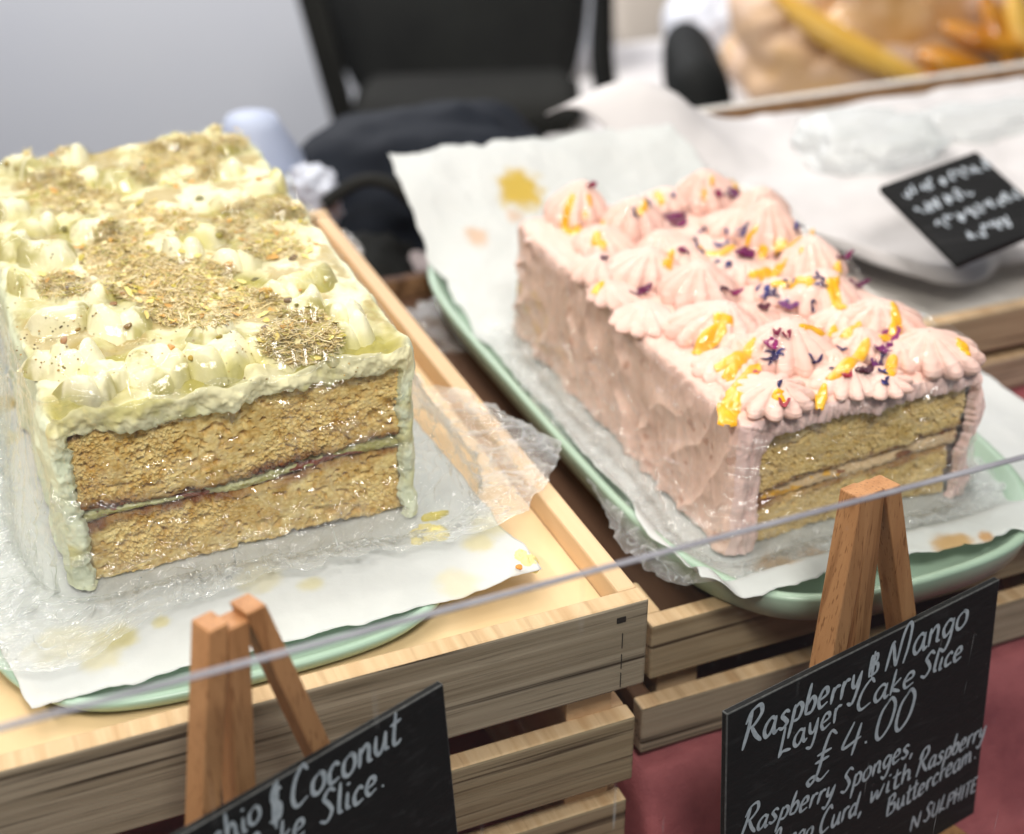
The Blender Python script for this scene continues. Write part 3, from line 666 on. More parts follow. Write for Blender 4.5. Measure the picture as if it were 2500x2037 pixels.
# ---------------------------------------------------------------- right: pink cake
cakeR = thing('layer_cake', 'pink frosted layer cake with mango drizzle and flower petals, on the right', 'cake', (0, 0, 0), 'wrapped layer cakes')
RB = RZ+.0006; RY = -.041; RX0, RX1 = .2690, .3735
GL, GH, GB = srgb(202, 168, 92), srgb(242, 218, 156), srgb(128, 78, 38)
r_lo = lambda x: RB+.0190+.006*(x-RX0)/.1+.0008*np.sin(x*110); r_hi = lambda x: RB+.0240+.009*(x-RX0)/.1+.0010*np.sin(x*90)
r_tp = lambda x: .0305+.002*(x-RX0)/.1+.0009*np.sin(x*130)
sponge('sponge_layer', RX0, RX1-.003, lambda x: RB+0*x, r_lo, RY+.001, .12, cakeR, GL, GH, GB, 83, crust_hi=.0024, scale=1.25)
sponge('sponge_layer', RX0, RX1, r_hi, r_tp, RY, .12, cakeR, GL, GH, GB, 97, crust_lo=.0030, crust_hi=.0012, scale=1.25)
filling('cream_filling', RX0, RX1-.001, r_lo, r_hi, RY+.0012, .1, cakeR, [srgb(226, 196, 150), srgb(240, 182, 52), srgb(150, 92, 48)], 15)
PK, PK2, PKs = np.array(srgb(240, 203, 190)), np.array(srgb(244, 213, 206)), np.array(srgb(246, 211, 193))
def dispR(s, y, a, b, c):
    top = sstep(a-.005, a+.004, s)*sstep(a+b+.005, a+b-.004, s)
    q = y*33+1.5*fbm(y*14, s*16, seed=112)+s*9; st_ = np.abs((q % 1)-.5)*2                # broad palette-knife scoops
    q2 = y*95+2.0*fbm(y*30, s*20, seed=119)+s*20; s2 = np.abs((q2 % 1)-.5)*2
    side = .0046*(st_**2.6-.35)*(.15+1.2*vn(y*24, s*20, seed=113))+.0014*(s2**2-.3)*vn(y*40, s*30, seed=129)+.0007*fbm(y*330, s*34, seed=114)+.0016*fbm(y*22, s*22, seed=115)
    side = side+.0012*fbm(y*200, s*180, seed=118)*sstep(.02, .0, s)
    return side*(1-top)+top*(.0018*fbm(s*60, y*60, seed=116)+.0008*fbm(s*210, y*210, seed=117))
def colR(s, y, a, b, c, P):
    k = sstep(.0, .7, fbm(y*35, s*50, seed=120))[..., None]; side = sstep(a, a-.02, s)[..., None]
    cc = PK*(1-.5*k)+PK2*.5*k; cc = cc*(1-.6*side)+PKs*.6*side
    yl = (sstep(.22, .36, fbm(y*60, s*60, seed=121))*sstep(.1, .2, y)*.7)[..., None]*side
    cr = (sstep(.40, .50, fbm(y*190, s*150, seed=122))*.5)[..., None]*side
    cc = cc*(1-cr)+np.asarray(srgb(178, 110, 78))*cr
    return cc*(1-yl)+np.asarray(srgb(240, 196, 80))*yl
def capR(x, z, s, k):
    t = sstep(.1, .6, fbm(x*110, z*110, seed=123))[..., None]
    return PK2*(1-.3*t)+PKs*.3*t
frosting('frosting', .2530, .3785, RB, .0410, RY-.0035, .180, .0170, .0090, .0060, cakeR, M_pink, dispR, colR, capR, 130, ns=520, ny=420, rag=.0014, rnd_=.009, ztr=.0400, cs=(190, 34))
HR = HMap(.235, .40, -.06, .205, .0405)
def rosette(px, py, r, h, i, twist=.8, n=9, zc=.046, sink=0):
    p = at(px, py, zc); rr = random.Random(500+i)
    nt, na = 54, 144
    t = np.linspace(0, 1, nt)[:, None]; a = np.linspace(0, 2*PI, na, endpoint=False)[None, :]
    R = np.interp(t, [0, .08, .18, .32, .5, .68, .82, .93, 1], [.92, 1.04, 1.09, 1.06, .93, .70, .45, .21, .02])
    Zp = np.interp(t, [0, .1, .25, .5, .75, .9, 1], [-.08, .06, .22, .47, .72, .92, 1.0])
    ph = a*n/2+twist*4*t+rr.uniform(0, 6)
    rid = 1-.25*(1-np.abs(np.cos(ph)))**1.2*sstep(1.02, .75, t)+.02*fbm(np.cos(a)*3+i, np.sin(a)*3, t*5, seed=600+i)
    X = r*R*rid*np.cos(a+twist*.6*t); Y = r*R*rid*np.sin(a+twist*.6*t); Z = h*Zp+0*a
    b1, b2 = rr.uniform(-.35, .35), rr.uniform(-.35, .35)
    X = X+r*b1*t**2.2; Y = Y+r*b2*t**2.2
    X = X+.0005*fbm(X*300, Y*300, Z*300, seed=700+i); X = X+p[0]; Y = Y+p[1]; Z = Z+.0400-sink
    cap_ = .0650+.001*fbm(X*50, Y*50, seed=78); Z = np.where(Z > cap_, cap_+.0010*np.tanh((Z-cap_)/.004), Z)
    k = sstep(-.2, .8, fbm(X*80, Y*80, seed=125))[..., None]
    col = PK*(1-.5*k)+PK2*.5*k
    P = np.stack([X, Y, Z], -1); HR.add(P); HR.add((P[1:]+P[:-1])/2); HR.add((P+np.roll(P, 1, 1))/2)
    return grid('icing_rosette', P, M_pink, cakeR, col, wrap=True, flip=False)
ROS = [(335,245,112,.0190),(565,290,115,.0175),(870,190,122,.0195),(1075,250,112,.0185),(1110,350,118,.0225),(600,475,140,.0145),(830,560,145,.0180),(1285,470,125,.0180),(1320,585,140,.0165),
       (880,700,165,.0150),(1200,800,165,.0165),(1570,680,150,.0150),(1480,770,120,.0110),(1790,800,165,.0130),(1110,960,165,.0095),(1420,900,130,.0080),(420,470,105,.0100),(610,660,120,.0080),(990,470,110,.0090),(1050,640,100,.0080),(720,380,110,.0110),(960,290,110,.0110),(450,360,110,.0105),(1400,660,110,.0085),(1000,760,110,.0080),(1330,830,110,.0075),(1640,800,120,.0090),(760,430,100,.0095),(690,200,90,.010),(1180,560,110,.0095),(500,560,105,.0075),(940,850,120,.0080),(1560,900,120,.0060)]
for i, (zx, zy, hw, h) in enumerate(ROS):
    px, py = 1200+zx*.61, 350+zy*.61; d_ = (at(px, py, .048)-CAM)@FW
    rosette(px, py, hw*.61*d_/FPX*1.08, h*1.08, i, n=rnd.choice([10, 11, 12]), zc=.048)
HR.add(np.stack(np.meshgrid(np.linspace(.256, .376, 320), np.linspace(RY, .180, 420), indexing='ij')+[np.full((320, 420), .0408)], -1))
HR.close()
def drip(pts, ws, i, lift=.0001):
    P = []
    for (px, py) in pts: P.append(HR.hit(px, py, .074, .034))
    P = np.array(P); n = 26; tt = np.linspace(0, len(P)-1, n); X = np.interp(tt, range(len(P)), P[:, 0]); Y = np.interp(tt, range(len(P)), P[:, 1])
    W = np.interp(tt, np.linspace(0, len(P)-1, len(ws)), ws)*(1+.25*fbm(tt*1.3, tt*0, seed=800+i)); W[0] *= .3; W[-1] *= .35
    t = np.stack([np.gradient(X), np.gradient(Y)], -1); t /= np.linalg.norm(t, axis=1)[:, None]+1e-9; nrm = np.stack([-t[:, 1], t[:, 0]], -1)
    k = np.linspace(-1, 1, 13)[None, :]
    GX = X[:, None]+nrm[:, :1]*W[:, None]*k; GY = Y[:, None]+nrm[:, 1:]*W[:, None]*k
    zz = HR.h(GX, GY)
    lo = np.interp(tt, range(len(P)), P[:, 2])[:, None]
    zz = np.where((GY < RY-.002) | (GX < .2535), lo, zz); zz = np.clip(zz, lo-.003, lo+.0022)
    GZ = zz+lift+.0009*np.sqrt(np.clip(1-k**2, 0, 1))*np.clip(W[:, None]/.0025, .5, 1.3)-.0006*np.abs(k)**6
    return grid('mango_drizzle', np.stack([GX, GY, GZ], -1), M_jam, cakeR, None, flip=True)
DR = [([(1400,480),(1385,520),(1375,560)],.0026),([(1440,480),(1430,540)],.002),([(1375,560),(1400,570),(1420,560)],.0022),([(1470,540),(1455,590),(1480,610)],.0028),([(1580,490),(1560,530)],.0022),([(1740,440),(1715,490)],.002),([(1785,440),(1800,470)],.003),
      ([(1640,610),(1625,660)],.0024),([(1700,600),(1760,620),(1790,600)],.003),([(1850,620),(1900,600),(1950,590)],.0034),([(1830,680),(1880,670),(1920,640)],.0034),([(2050,640),(2030,700),(2060,760)],.003),([(1955,620),(1985,560)],.002),
      ([(1770,800),(1720,830),(1700,870)],.0042),([(1790,790),(1740,780)],.003),([(1840,830),(1800,880),(1745,905)],.0030),([(1770,930),(1800,890)],.003),([(1850,900),(1780,990),(1775,1040)],.0042),([(2180,740),(2190,800),(2150,830)],.0026),([(2100,790),(2060,830)],.003),
      ([(2120,830),(2060,900),(2020,930)],.003),([(2010,940),(2000,1000)],.0024),([(2180,870),(2170,920)],.003),([(2340,830),(2360,870)],.0026),([(1890,960),(1920,990)],.003),([(1820,590),(1850,560)],.002),([(1600,470),(1620,500)],.002),([(1470,690),(1450,720)],.003),
      ([(1950,800),(2000,810),(2040,800)],.0022),([(1880,700),(1940,690),(1990,690)],.0026)]
for i, (p_, w_) in enumerate(DR): drip(p_, [w_*.7, w_*1.15, w_*.85], i)
def onR(px, py):
    p = HR.hit(px, py, .074, .03)
    if p[0] > .374 or p[1] > .176: p[0], p[1] = min(p[0], .373), min(p[1], .175); p[2] = HR.h(p[0], p[1])
    return p
M_petal = mat('dried_petal', srgb(110, 28, 74), .5, attr=True, spec=.3, bump=.0003, bscale=900, trans=.15)
def zoomR(zx, zy): return 1200+zx*.61, 350+zy*.61
PT = [(735,290,52,34,(104,34,70)),(745,330,36,20,(120,40,80)),(960,215,36,26,(92,30,70)),(770,430,24,20,(120,24,70)),(1010,450,36,30,(96,18,60)),(600,600,48,16,(104,28,62)),(975,605,28,16,(136,24,84)),(1195,645,38,26,(110,60,110)),(1450,520,38,14,(110,20,60)),(1510,565,40,18,(92,20,56)),
      (1585,785,52,26,(128,24,92)),(1570,830,34,20,(112,24,90)),(1115,815,22,22,(150,24,100)),(1140,770,14,10,(140,30,60)),(925,590,22,10,(70,40,40)),(1090,665,24,16,(90,40,36)),(450,460,14,14,(80,30,60)),(1545,880,24,18,(90,30,90)),(400,180,22,12,(150,40,60)),(1180,780,16,10,(150,40,60)),(1490,920,30,18,(70,40,30)),(905,215,16,12,(140,40,80)),(1170,1050,18,14,(190,90,90)),(1060,920,14,12,(190,90,90)),(1420,940,18,8,(190,60,70))]
for i, (zx, zy, wx, wy, c_) in enumerate(PT):
    p = onR(*zoomR(zx, zy)); rr = random.Random(900+i); s_ = .61*.66/3640*1.05
    a, b_ = wx*s_*1.1, wy*s_*1.5
    u = np.linspace(-1, 1, 22)[:, None]; v = np.linspace(-1, 1, 18)[None, :]
    ux = u*np.sqrt(1-.45*v**2); vy = v*np.sqrt(1-.45*u**2)
    k = 1+.35*fbm(ux*1.5+i, vy*1.5, seed=950+i)
    X, Y = a*ux*k, b_*vy*k; an = rr.uniform(-.5, .6)
    Z = .0010+.0018*fbm(ux*1.4, vy*1.4+i, seed=960+i)+.0011*fbm(ux*4, vy*4+i, seed=970+i)+.0022*ux**2*rr.choice([-.3, 1])
    col = np.asarray(srgb(*c_))*(1+.55*fbm(ux*3+i, vy*3, seed=980+i))[..., None]+np.array([.03, .0, .03])
    XX = p[0]+X*math.cos(an)-Y*math.sin(an); YY = p[1]+X*math.sin(an)+Y*math.cos(an)
    o = grid('flower_petal', np.stack([XX, YY, p[2]+Z], -1), M_petal, cakeR, np.clip(col, .004, 1))
    so = o.modifiers.new('thickness', 'SOLIDIFY'); so.thickness = .00018
BL = [(570,270,40),(560,300,36),(630,245,22),(730,215,24),(840,360,26),(820,400,24),(830,430,26),(940,380,46),(930,410,50),(1020,350,56),(1220,320,44),(1225,375,34),(960,490,26),(940,500,18),(1320,570,40),(1310,545,30),(1190,570,30),(1120,620,36),(1100,600,30),(1130,855,50),(1125,870,40),(1150,850,36),(1400,830,36),(1570,920,32),(1560,880,24),(1150,985,44),(1290,880,30),(1060,600,30),(905,480,26),(1280,660,26),(1580,960,22),(1350,905,20),(490,210,20),(1180,660,36)]
M_blue = mat('cornflower', srgb(52, 56, 128), .5, attr=True, spec=.3)
for i, (zx, zy, ln) in enumerate(BL):
    p = onR(*zoomR(zx, zy)); rr = random.Random(1000+i); mb = MB(); L0 = ln*.61*.66/3640*1.5
    a0 = rr.uniform(0, 2*PI)
    for q in range(rr.choice([1, 2, 3, 4])):
        an = a0+rr.uniform(-1, 1)+q*1.9; l_ = L0*rr.uniform(.5, .8); cv = rr.uniform(-.4, .4)*l_
        s_ = np.linspace(0, 1, 9); x = s_*l_*math.cos(an)-np.sin(PI*s_)*cv*math.sin(an); y = s_*l_*math.sin(an)+np.sin(PI*s_)*cv*math.cos(an)
        px_, py_ = p[0]+x, p[1]+y; z = np.maximum(HR.h(px_, py_), p[2]-.002); z = np.minimum(z, p[2]+.003)+.0006+.0012*rr.random()*s_
        mb.grid(tube(np.stack([px_, py_, z], -1), .00085*(np.sin(PI*np.clip(s_*.85+.12, 0, 1)))+.00005, 6, .4), np.asarray(srgb(*rr.choice([(50, 54, 120), (62, 68, 142), (40, 36, 84), (56, 44, 92)]))), wrap=True)
    mb.build('cornflower_petal', M_blue, cakeR)

# ================================================================ CLING FILM
M_film = film_mat('cling_film')
def film(label, x0, x1, y0, y1, zb, env, off, pz, flare, tent, seed, wr, n=800, side_amp=1.0, zrim=None, top_haze=.12):
    g = np.linspace(-1, 1, n); A, B = np.meshgrid(g, g, indexing='ij'); r = np.maximum(np.abs(A), np.abs(B))+1e-9
    qx, qy = A/r, B/r
    pn = 9.0; nrm = (np.abs(qx)**pn+np.abs(qy)**pn)**(1/pn); sx, sy = qx/nrm, qy/nrm
    cx, cy, a, b = (x0+x1)/2, (y0+y1)/2, (x1-x0)/2+off, (y1-y0)/2+off
    R1, R2 = .38, .76
    t1 = np.clip(r/R1, 0, 1); t2 = np.clip((r-R1)/(R2-R1), 0, 1); t3 = np.clip((r-R2)/(1-R2), 0, 1)
    ox, oy = cx+a*sx, cy+b*sy
    lx = cx+a*(qx*(1-t1**3)+sx*t1**3)*t1; ly = cy+b*(qy*(1-t1**3)+sy*t1**3)*t1
    ln = np.hypot(sx*b, sy*a); nx_, ny_ = np.sign(sx)*np.abs(sx)**(pn-1)/a, np.sign(sy)*np.abs(sy)**(pn-1)/b
    l_ = np.hypot(nx_, ny_)+1e-9; nx_, ny_ = nx_/l_, ny_/l_
    per = np.where(np.abs(A) >= np.abs(B), cy+b*qy+np.sign(A)*3.1, cx+a*qx+np.sign(B)*7.7)      # runs along the outline
    s = per
    te = tent(qx, qy, s); fl = flare(qx, qy, s)
    dirx, diry = qx*.45+nx_*.55, qy*.45+ny_*.55
    ztop = env.h(lx, ly)+.0006
    zedge = env.h(ox-nx_*.003, oy-ny_*.003)
    drop = sstep(.90, 1.0, t1)*.0030
    z = np.where(r <= R1, ztop-drop, (zedge+.0006-.0030)*(1-t2)+pz*t2)
    push = te*t2**1.5
    bulge = .0012*np.sin(PI*t2)
    x = lx+nx_*bulge*(r > R1)+dirx*push; y = ly+ny_*bulge*(r > R1)+diry*push
    x = x+dirx*fl*t3; y = y+diry*fl*t3
    lift = t3*(1-.3*t3)*.0040*(.6+1.5*vn(s*38, t3*0, seed=seed))
    z = z+lift
    if zrim is not None: z = np.maximum(z, zrim(x, y)+.0009+lift*.5)
    # creases
    T = (r <= R1).astype(float); m_s = (t2 > 0)*(t3 <= 0)*1.0; m_k = (t3 > 0)*1.0
    lenr = t2*.08+t3*fl
    f1 = ridge(fbm(lx*55, ly*16, seed=seed+1)); f2 = ridge(fbm((lx+ly)*60, (lx-ly)*22, seed=seed+2)); f3 = ridge(fbm(lx*20, ly*80, seed=seed+3))
    top = .0005*f1+.0004*f2+.0003*f3
    p1 = ridge(fbm(s*95, lenr*9, seed=seed+4)); p2 = ridge(fbm(s*60+lenr*60, lenr*25-s*20, seed=seed+5)); p3 = ridge(fbm(s*200, lenr*20, seed=seed+6))
    side = side_amp*(.0013*p1+.0012*p2+.0006*p3)*(.35+.65*t2)
    wk, _ = worley(s*150+.8*fbm(s*60, lenr*60, seed=seed), lenr*170, seed+8); wk2, _ = worley(s*380, lenr*400, seed+9)
    sk = wr*(.0026*(wk-.4)+.0007*(wk2-.4)+.0022*p1+.0014*p2+.0010*p3)
    kk = sstep(.55, 1.0, t2)
    tuck = np.zeros_like(x); tr_ = np.random.RandomState(seed+70); hh = t2*.082; sm = (r > R1*.985) & (r < R2*1.01)
    ii = np.nonzero(sm); sv, hv = s[ii], hh[ii]; acc = np.zeros(len(sv))
    sides = [(3.1+cy-b, 3.1+cy+b, .7), (-3.1+cy-b, -3.1+cy+b, 1.0), (-7.7+cx-a, -7.7+cx+a, 1.0)]
    for q0_, q1_, wt in sides:
        for _ in range(int(110*wt)):
            s0, h0 = tr_.uniform(q0_, q1_), tr_.uniform(.006, .082)**1.0; an = tr_.normal(.25, .55); l_ = tr_.uniform(.006, .030); wd = tr_.uniform(.0006, .0013); am = tr_.uniform(.0008, .0027)*(.5+.5*h0/.08)
            ds, dh = sv-s0, hv-h0; p_ = ds*math.cos(an)+dh*math.sin(an); q_ = -ds*math.sin(an)+dh*math.cos(an)+.08*p_**2/l_*tr_.uniform(-1, 1)
            ok = (np.abs(p_) < l_) & (np.abs(q_) < wd*4)
            acc[ok] += am*np.exp(-np.abs(q_[ok]/wd)**1.5)*(1-(p_[ok]/l_)**2)
    tuck[ii] = np.minimum(acc, .0040)
    d_side = side+kk*sk*.7+tuck
    z = z+T*top+(m_k*sk*.8)
    x = x+nx_*(m_s*d_side+m_k*sk*.5); y = y+ny_*(m_s*d_side+m_k*sk*.5)
    z = np.maximum(z, pz-.0004+0*z)
    ed = (t3**6)*.0035*fbm(s*130, s*0, seed=seed+12); x = x+dirx*ed; y = y+diry*ed
    haze = top_haze*(f1**3*.5+f2**3*.4)*T+(1-T)*(.03+.30*p1**2*kk+.35*p2**3*(.2+.8*t2)+.12*kk+m_k*(.12+.35*wk))
    crmp = T*(.10+.4*f1*f2)+(1-T)*(.40+.60*kk)
    haze = haze+.35*sstep(.975, 1, t3)+.22*sstep(.0006, .0024, tuck)
    col = np.stack([haze, crmp, T*.26+(1-T)*1.15], -1)
    P = np.stack([x, y, z], -1); gu, gv = np.gradient(P, axis=0), np.gradient(P, axis=1)
    Nm = np.cross(gu, gv); Nm /= np.linalg.norm(Nm, axis=-1)[..., None]+1e-12
    mid = np.array([cx, cy, zb+.02]); Nm = Nm*np.sign(((P-mid)*Nm).sum(-1))[..., None]
    def smp(G, aa, bb):
        fi, fj = np.clip((aa+1)/2*(n-1), 0, n-1.01), np.clip((bb+1)/2*(n-1), 0, n-1.01); i, j = fi.astype(int), fj.astype(int); f, g_ = (fi-i)[:, None], (fj-j)[:, None]
        return G[i, j]*(1-f)*(1-g_)+G[i+1, j]*f*(1-g_)+G[i, j+1]*(1-f)*g_+G[i+1, j+1]*f*g_
    mb = MB(); mb.grid(P, col); rr = random.Random(seed)                  # sheet, then sharp little folds, their milkiness raised to stand in for glints
    def fold(side, u0, r0, du, dr, rad, hz, bow=.15, kk_=9):
        t = np.linspace(0, 1, kk_); u = u0+du*t+dr*bow*np.sin(PI*t)*rr.uniform(-1, 1); rr_ = np.clip(r0+dr*t+du*bow*np.sin(PI*t)*rr.uniform(-1, 1), .02, .995); u = np.clip(u, -1, 1)
        aa, bb = {0: (u*rr_, -rr_), 1: (rr_, u*rr_), 2: (-rr_, u*rr_), 3: (u*rr_, rr_)}[side]
        p = smp(P, aa, bb)+smp(Nm, aa, bb)*rad*.6
        mb.grid(tube(p, rad*(.15+np.sin(PI*np.clip(t*.96+.02, 0, 1))), 6, .45), (hz, .05, rr.choice([1.2, 2.2, 3.2])), wrap=True)
    def pick(): return rr.choices([0, 1, 2, 3], [.38, .24, .32, .06])[0]
    for _ in range(240):
        l_ = rr.uniform(.02, .10); an = rr.uniform(0, 2*PI); fold(pick(), rr.uniform(-1, 1), rr.uniform(.75, .99), l_*math.cos(an), .5*l_*math.sin(an), rr.uniform(.00018, .00046), rr.uniform(.6, 2.0), .9, 8)
    o = mb.build('cling_film', M_film)
    return tag(o, label, 'cling film', 'cling films round the cakes')
def gs(a, c, w_): return np.exp(-((a-c)/w_)**2)
envL = HL.envelope(.0030, .0045); envR = HR.envelope(.0032, .005)
def flareL(qx, qy, s):
    an = np.arctan2(qy, qx)
    f = .020+.012*fbm(s*26, s*0, seed=901)
    f = f+.022*gs(an, -PI*.96, .5)+.018*gs(an, PI*.97, .3)+.014*gs(an, -.66, .12)+.002*gs(an, -.25, .22)+.022*gs(an, -2.3, .30)
    return np.clip(f, .006, .09)
def tentL(qx, qy, s):
    an = np.arctan2(qy, qx)
    return .0015+.030*gs(an, -.55, .33)+.004*gs(an, .2, .5)+.006*gs(an, -1.2, .35)+.010*gs(an, -2.55, .3)+.006*gs(np.abs(an), PI, .5)+.003*fbm(s*20, s*0, seed=902)
film('crinkled clear cling film wrapped over the green cake and spread on its paper', -.0080, .1325, -.0045, .2625, BZ, envL, .0012, PZ+.0014, flareL, tentL, 1100, 1.0,
     zrim=lambda x, y: np.where(x > .176, .0045, -1)*sstep(.170, .180, x)+(-1)*(1-sstep(.170, .180, x)))
def flareR(qx, qy, s):
    an = np.arctan2(qy, qx)
    return np.clip(.012+.008*fbm(s*30, s*0, seed=911)+.014*gs(an, -PI*.80, .35)+.010*gs(np.abs(an), PI, .4), .004, .05)
def tentR(qx, qy, s):
    an = np.arctan2(qy, qx)
    return .0012+.008*gs(an, -PI*.77, .22)+.004*gs(np.abs(an), PI, .5)+.004*gs(an, -.7, .2)+.002*fbm(s*24, s*0, seed=912)
film('tight shiny cling film wrapped around the pink cake', .2520, .3790, RY-.0055, .1835, RB, envR, .0014, RZ+.0012, flareR, tentR, 1300, .8, n=760)

# ================================================================ EASELS AND CHALKBOARDS
class Plane:
    def __init__(s, px, py, Y, psi, phi):
        s.P0 = aty(px, py, Y); psi, phi = math.radians(psi), math.radians(phi)
        s.u = np.array([math.cos(psi), math.sin(psi), 0]); n = np.array([-math.sin(psi), math.cos(psi), 0])
        s.v = math.cos(phi)*np.array([0, 0, 1.])+math.sin(phi)*n; s.n = np.cross(s.v, s.u); s.n = s.n if s.n@n > 0 else -s.n   # n points away from the viewer
    def uv(s, px, py, off=0):
        d = ray(px, py); P = s.P0+s.n*off; h = CAM+d*((P-CAM)@s.n)/(d@s.n)-P
        return np.array([h@s.u, h@s.v])
    def p(s, u, v, off=0): return s.P0+np.multiply.outer(u, s.u)+np.multiply.outer(v, s.v)+np.multiply.outer(np.asarray(off, float)+0*np.asarray(u, float), s.n)
M_beech = wood('easel_beech', srgb(190, 140, 96), srgb(172, 122, 80), srgb(122, 78, 46), 'Z', 150, .55, .5, 7, .75)
M_board = wood('board_black', (.007, .007, .0075), (.005, .005, .0055), (.018, .018, .019), 'X', 260, .8, .65, 5)
M_chalk = mat('chalk_pen', srgb(206, 214, 222), .7, srgb(160, 170, 182), 420, .8)
M_edge = mat('board_edge', (.05, .05, .05), .6, (.16, .16, .16), 600, .7)
def easel(pl, label, left, right, back, table_z, w=.0078, dp=.0098, off=.004):
    t = thing('easel', label, 'easel', group='little wooden easels')
    def bar(name, top, bot, w, dp, o1, o2, nm=0):
        a = np.array(pl.p(top[0], top[1], o1)); b = np.array(pl.p(bot[0], bot[1], o2))
        k = (table_z-a[2])/(b[2]-a[2]); b = a+(b-a)*k
        U, Nn = pl.u, pl.n
        c = []
        for P in (b, a):
            for (i, j) in ((-1, 0), (1, 0), (1, 1), (-1, 1)): c.append(P+U*w/2*i+Nn*dp*j)
        return hexa(name, c, M_beech, t, .0006)
    L0, L1 = pl.uv(*left[0], off), pl.uv(*left[1], off); bar('leg', L0, L1, w, dp, off, off)
    R0, R1 = pl.uv(*right[0], off), pl.uv(*right[1], off); bar('leg', R0, R1, w, dp, off, off)
    B0, B1 = pl.uv(*back[0], off), pl.uv(*back[1], off+.005); bar('rear_leg', B0, B1, w*1.05, dp*.9, off+.0012, off+.005)
    # little ledge that carries the board
    return t, bar
# left easel and board
p1 = Plane(1083, 1670, -.122, 19.5, 5)
z4 = lambda x, y: (x/1.7048, 1400+y/1.7048)
e1, _ = easel(p1, 'small beech easel standing in front of the pale crate', (z4(912, 225), z4(880, 1040)), (z4(1068, 150), z4(1352, 750)), (z4(1006, 222), z4(1028, 930)), TABLE, .0070, .0098)
p2 = Plane(1775, 1745, -.141, 11, 5)
z2 = lambda x, y: (1650+x/1.853, 1100+y/1.853)
e2, _ = easel(p2, 'small beech easel behind the raspberry and mango board', (z2(872, 205), z2(735, 950)), (z2(985, 168), z2(1060, 770)), (z2(926, 190), z2(842, 880)), TABLE, .0078, .0105)
def ledge(t, pl, u0, u1, v): 
    c = [pl.p(u0, v, -.008), pl.p(u1, v, -.008), pl.p(u1, v, .0035), pl.p(u0, v, .0035), pl.p(u0, v+.006, -.008), pl.p(u1, v+.006, -.008), pl.p(u1, v+.006, .0035), pl.p(u0, v+.006, .0035)]
    hexa('ledge', c, M_beech, t, .0006)
def chalkboard(pl, u0, u1, v0, v1, label):
    t = thing('chalkboard', label, 'chalkboard', group='chalkboards on easels')
    c = [pl.p(u0, v0), pl.p(u1, v0), pl.p(u1, v0, .003), pl.p(u0, v0, .003), pl.p(u0, v1), pl.p(u1, v1), pl.p(u1, v1, .003), pl.p(u0, v1, .003)]
    o = hexa('panel', c, [M_board, M_edge], t, .0005)
    for q in o.data.polygons:
        if q.area < 6e-5: q.material_index = 1
    return t
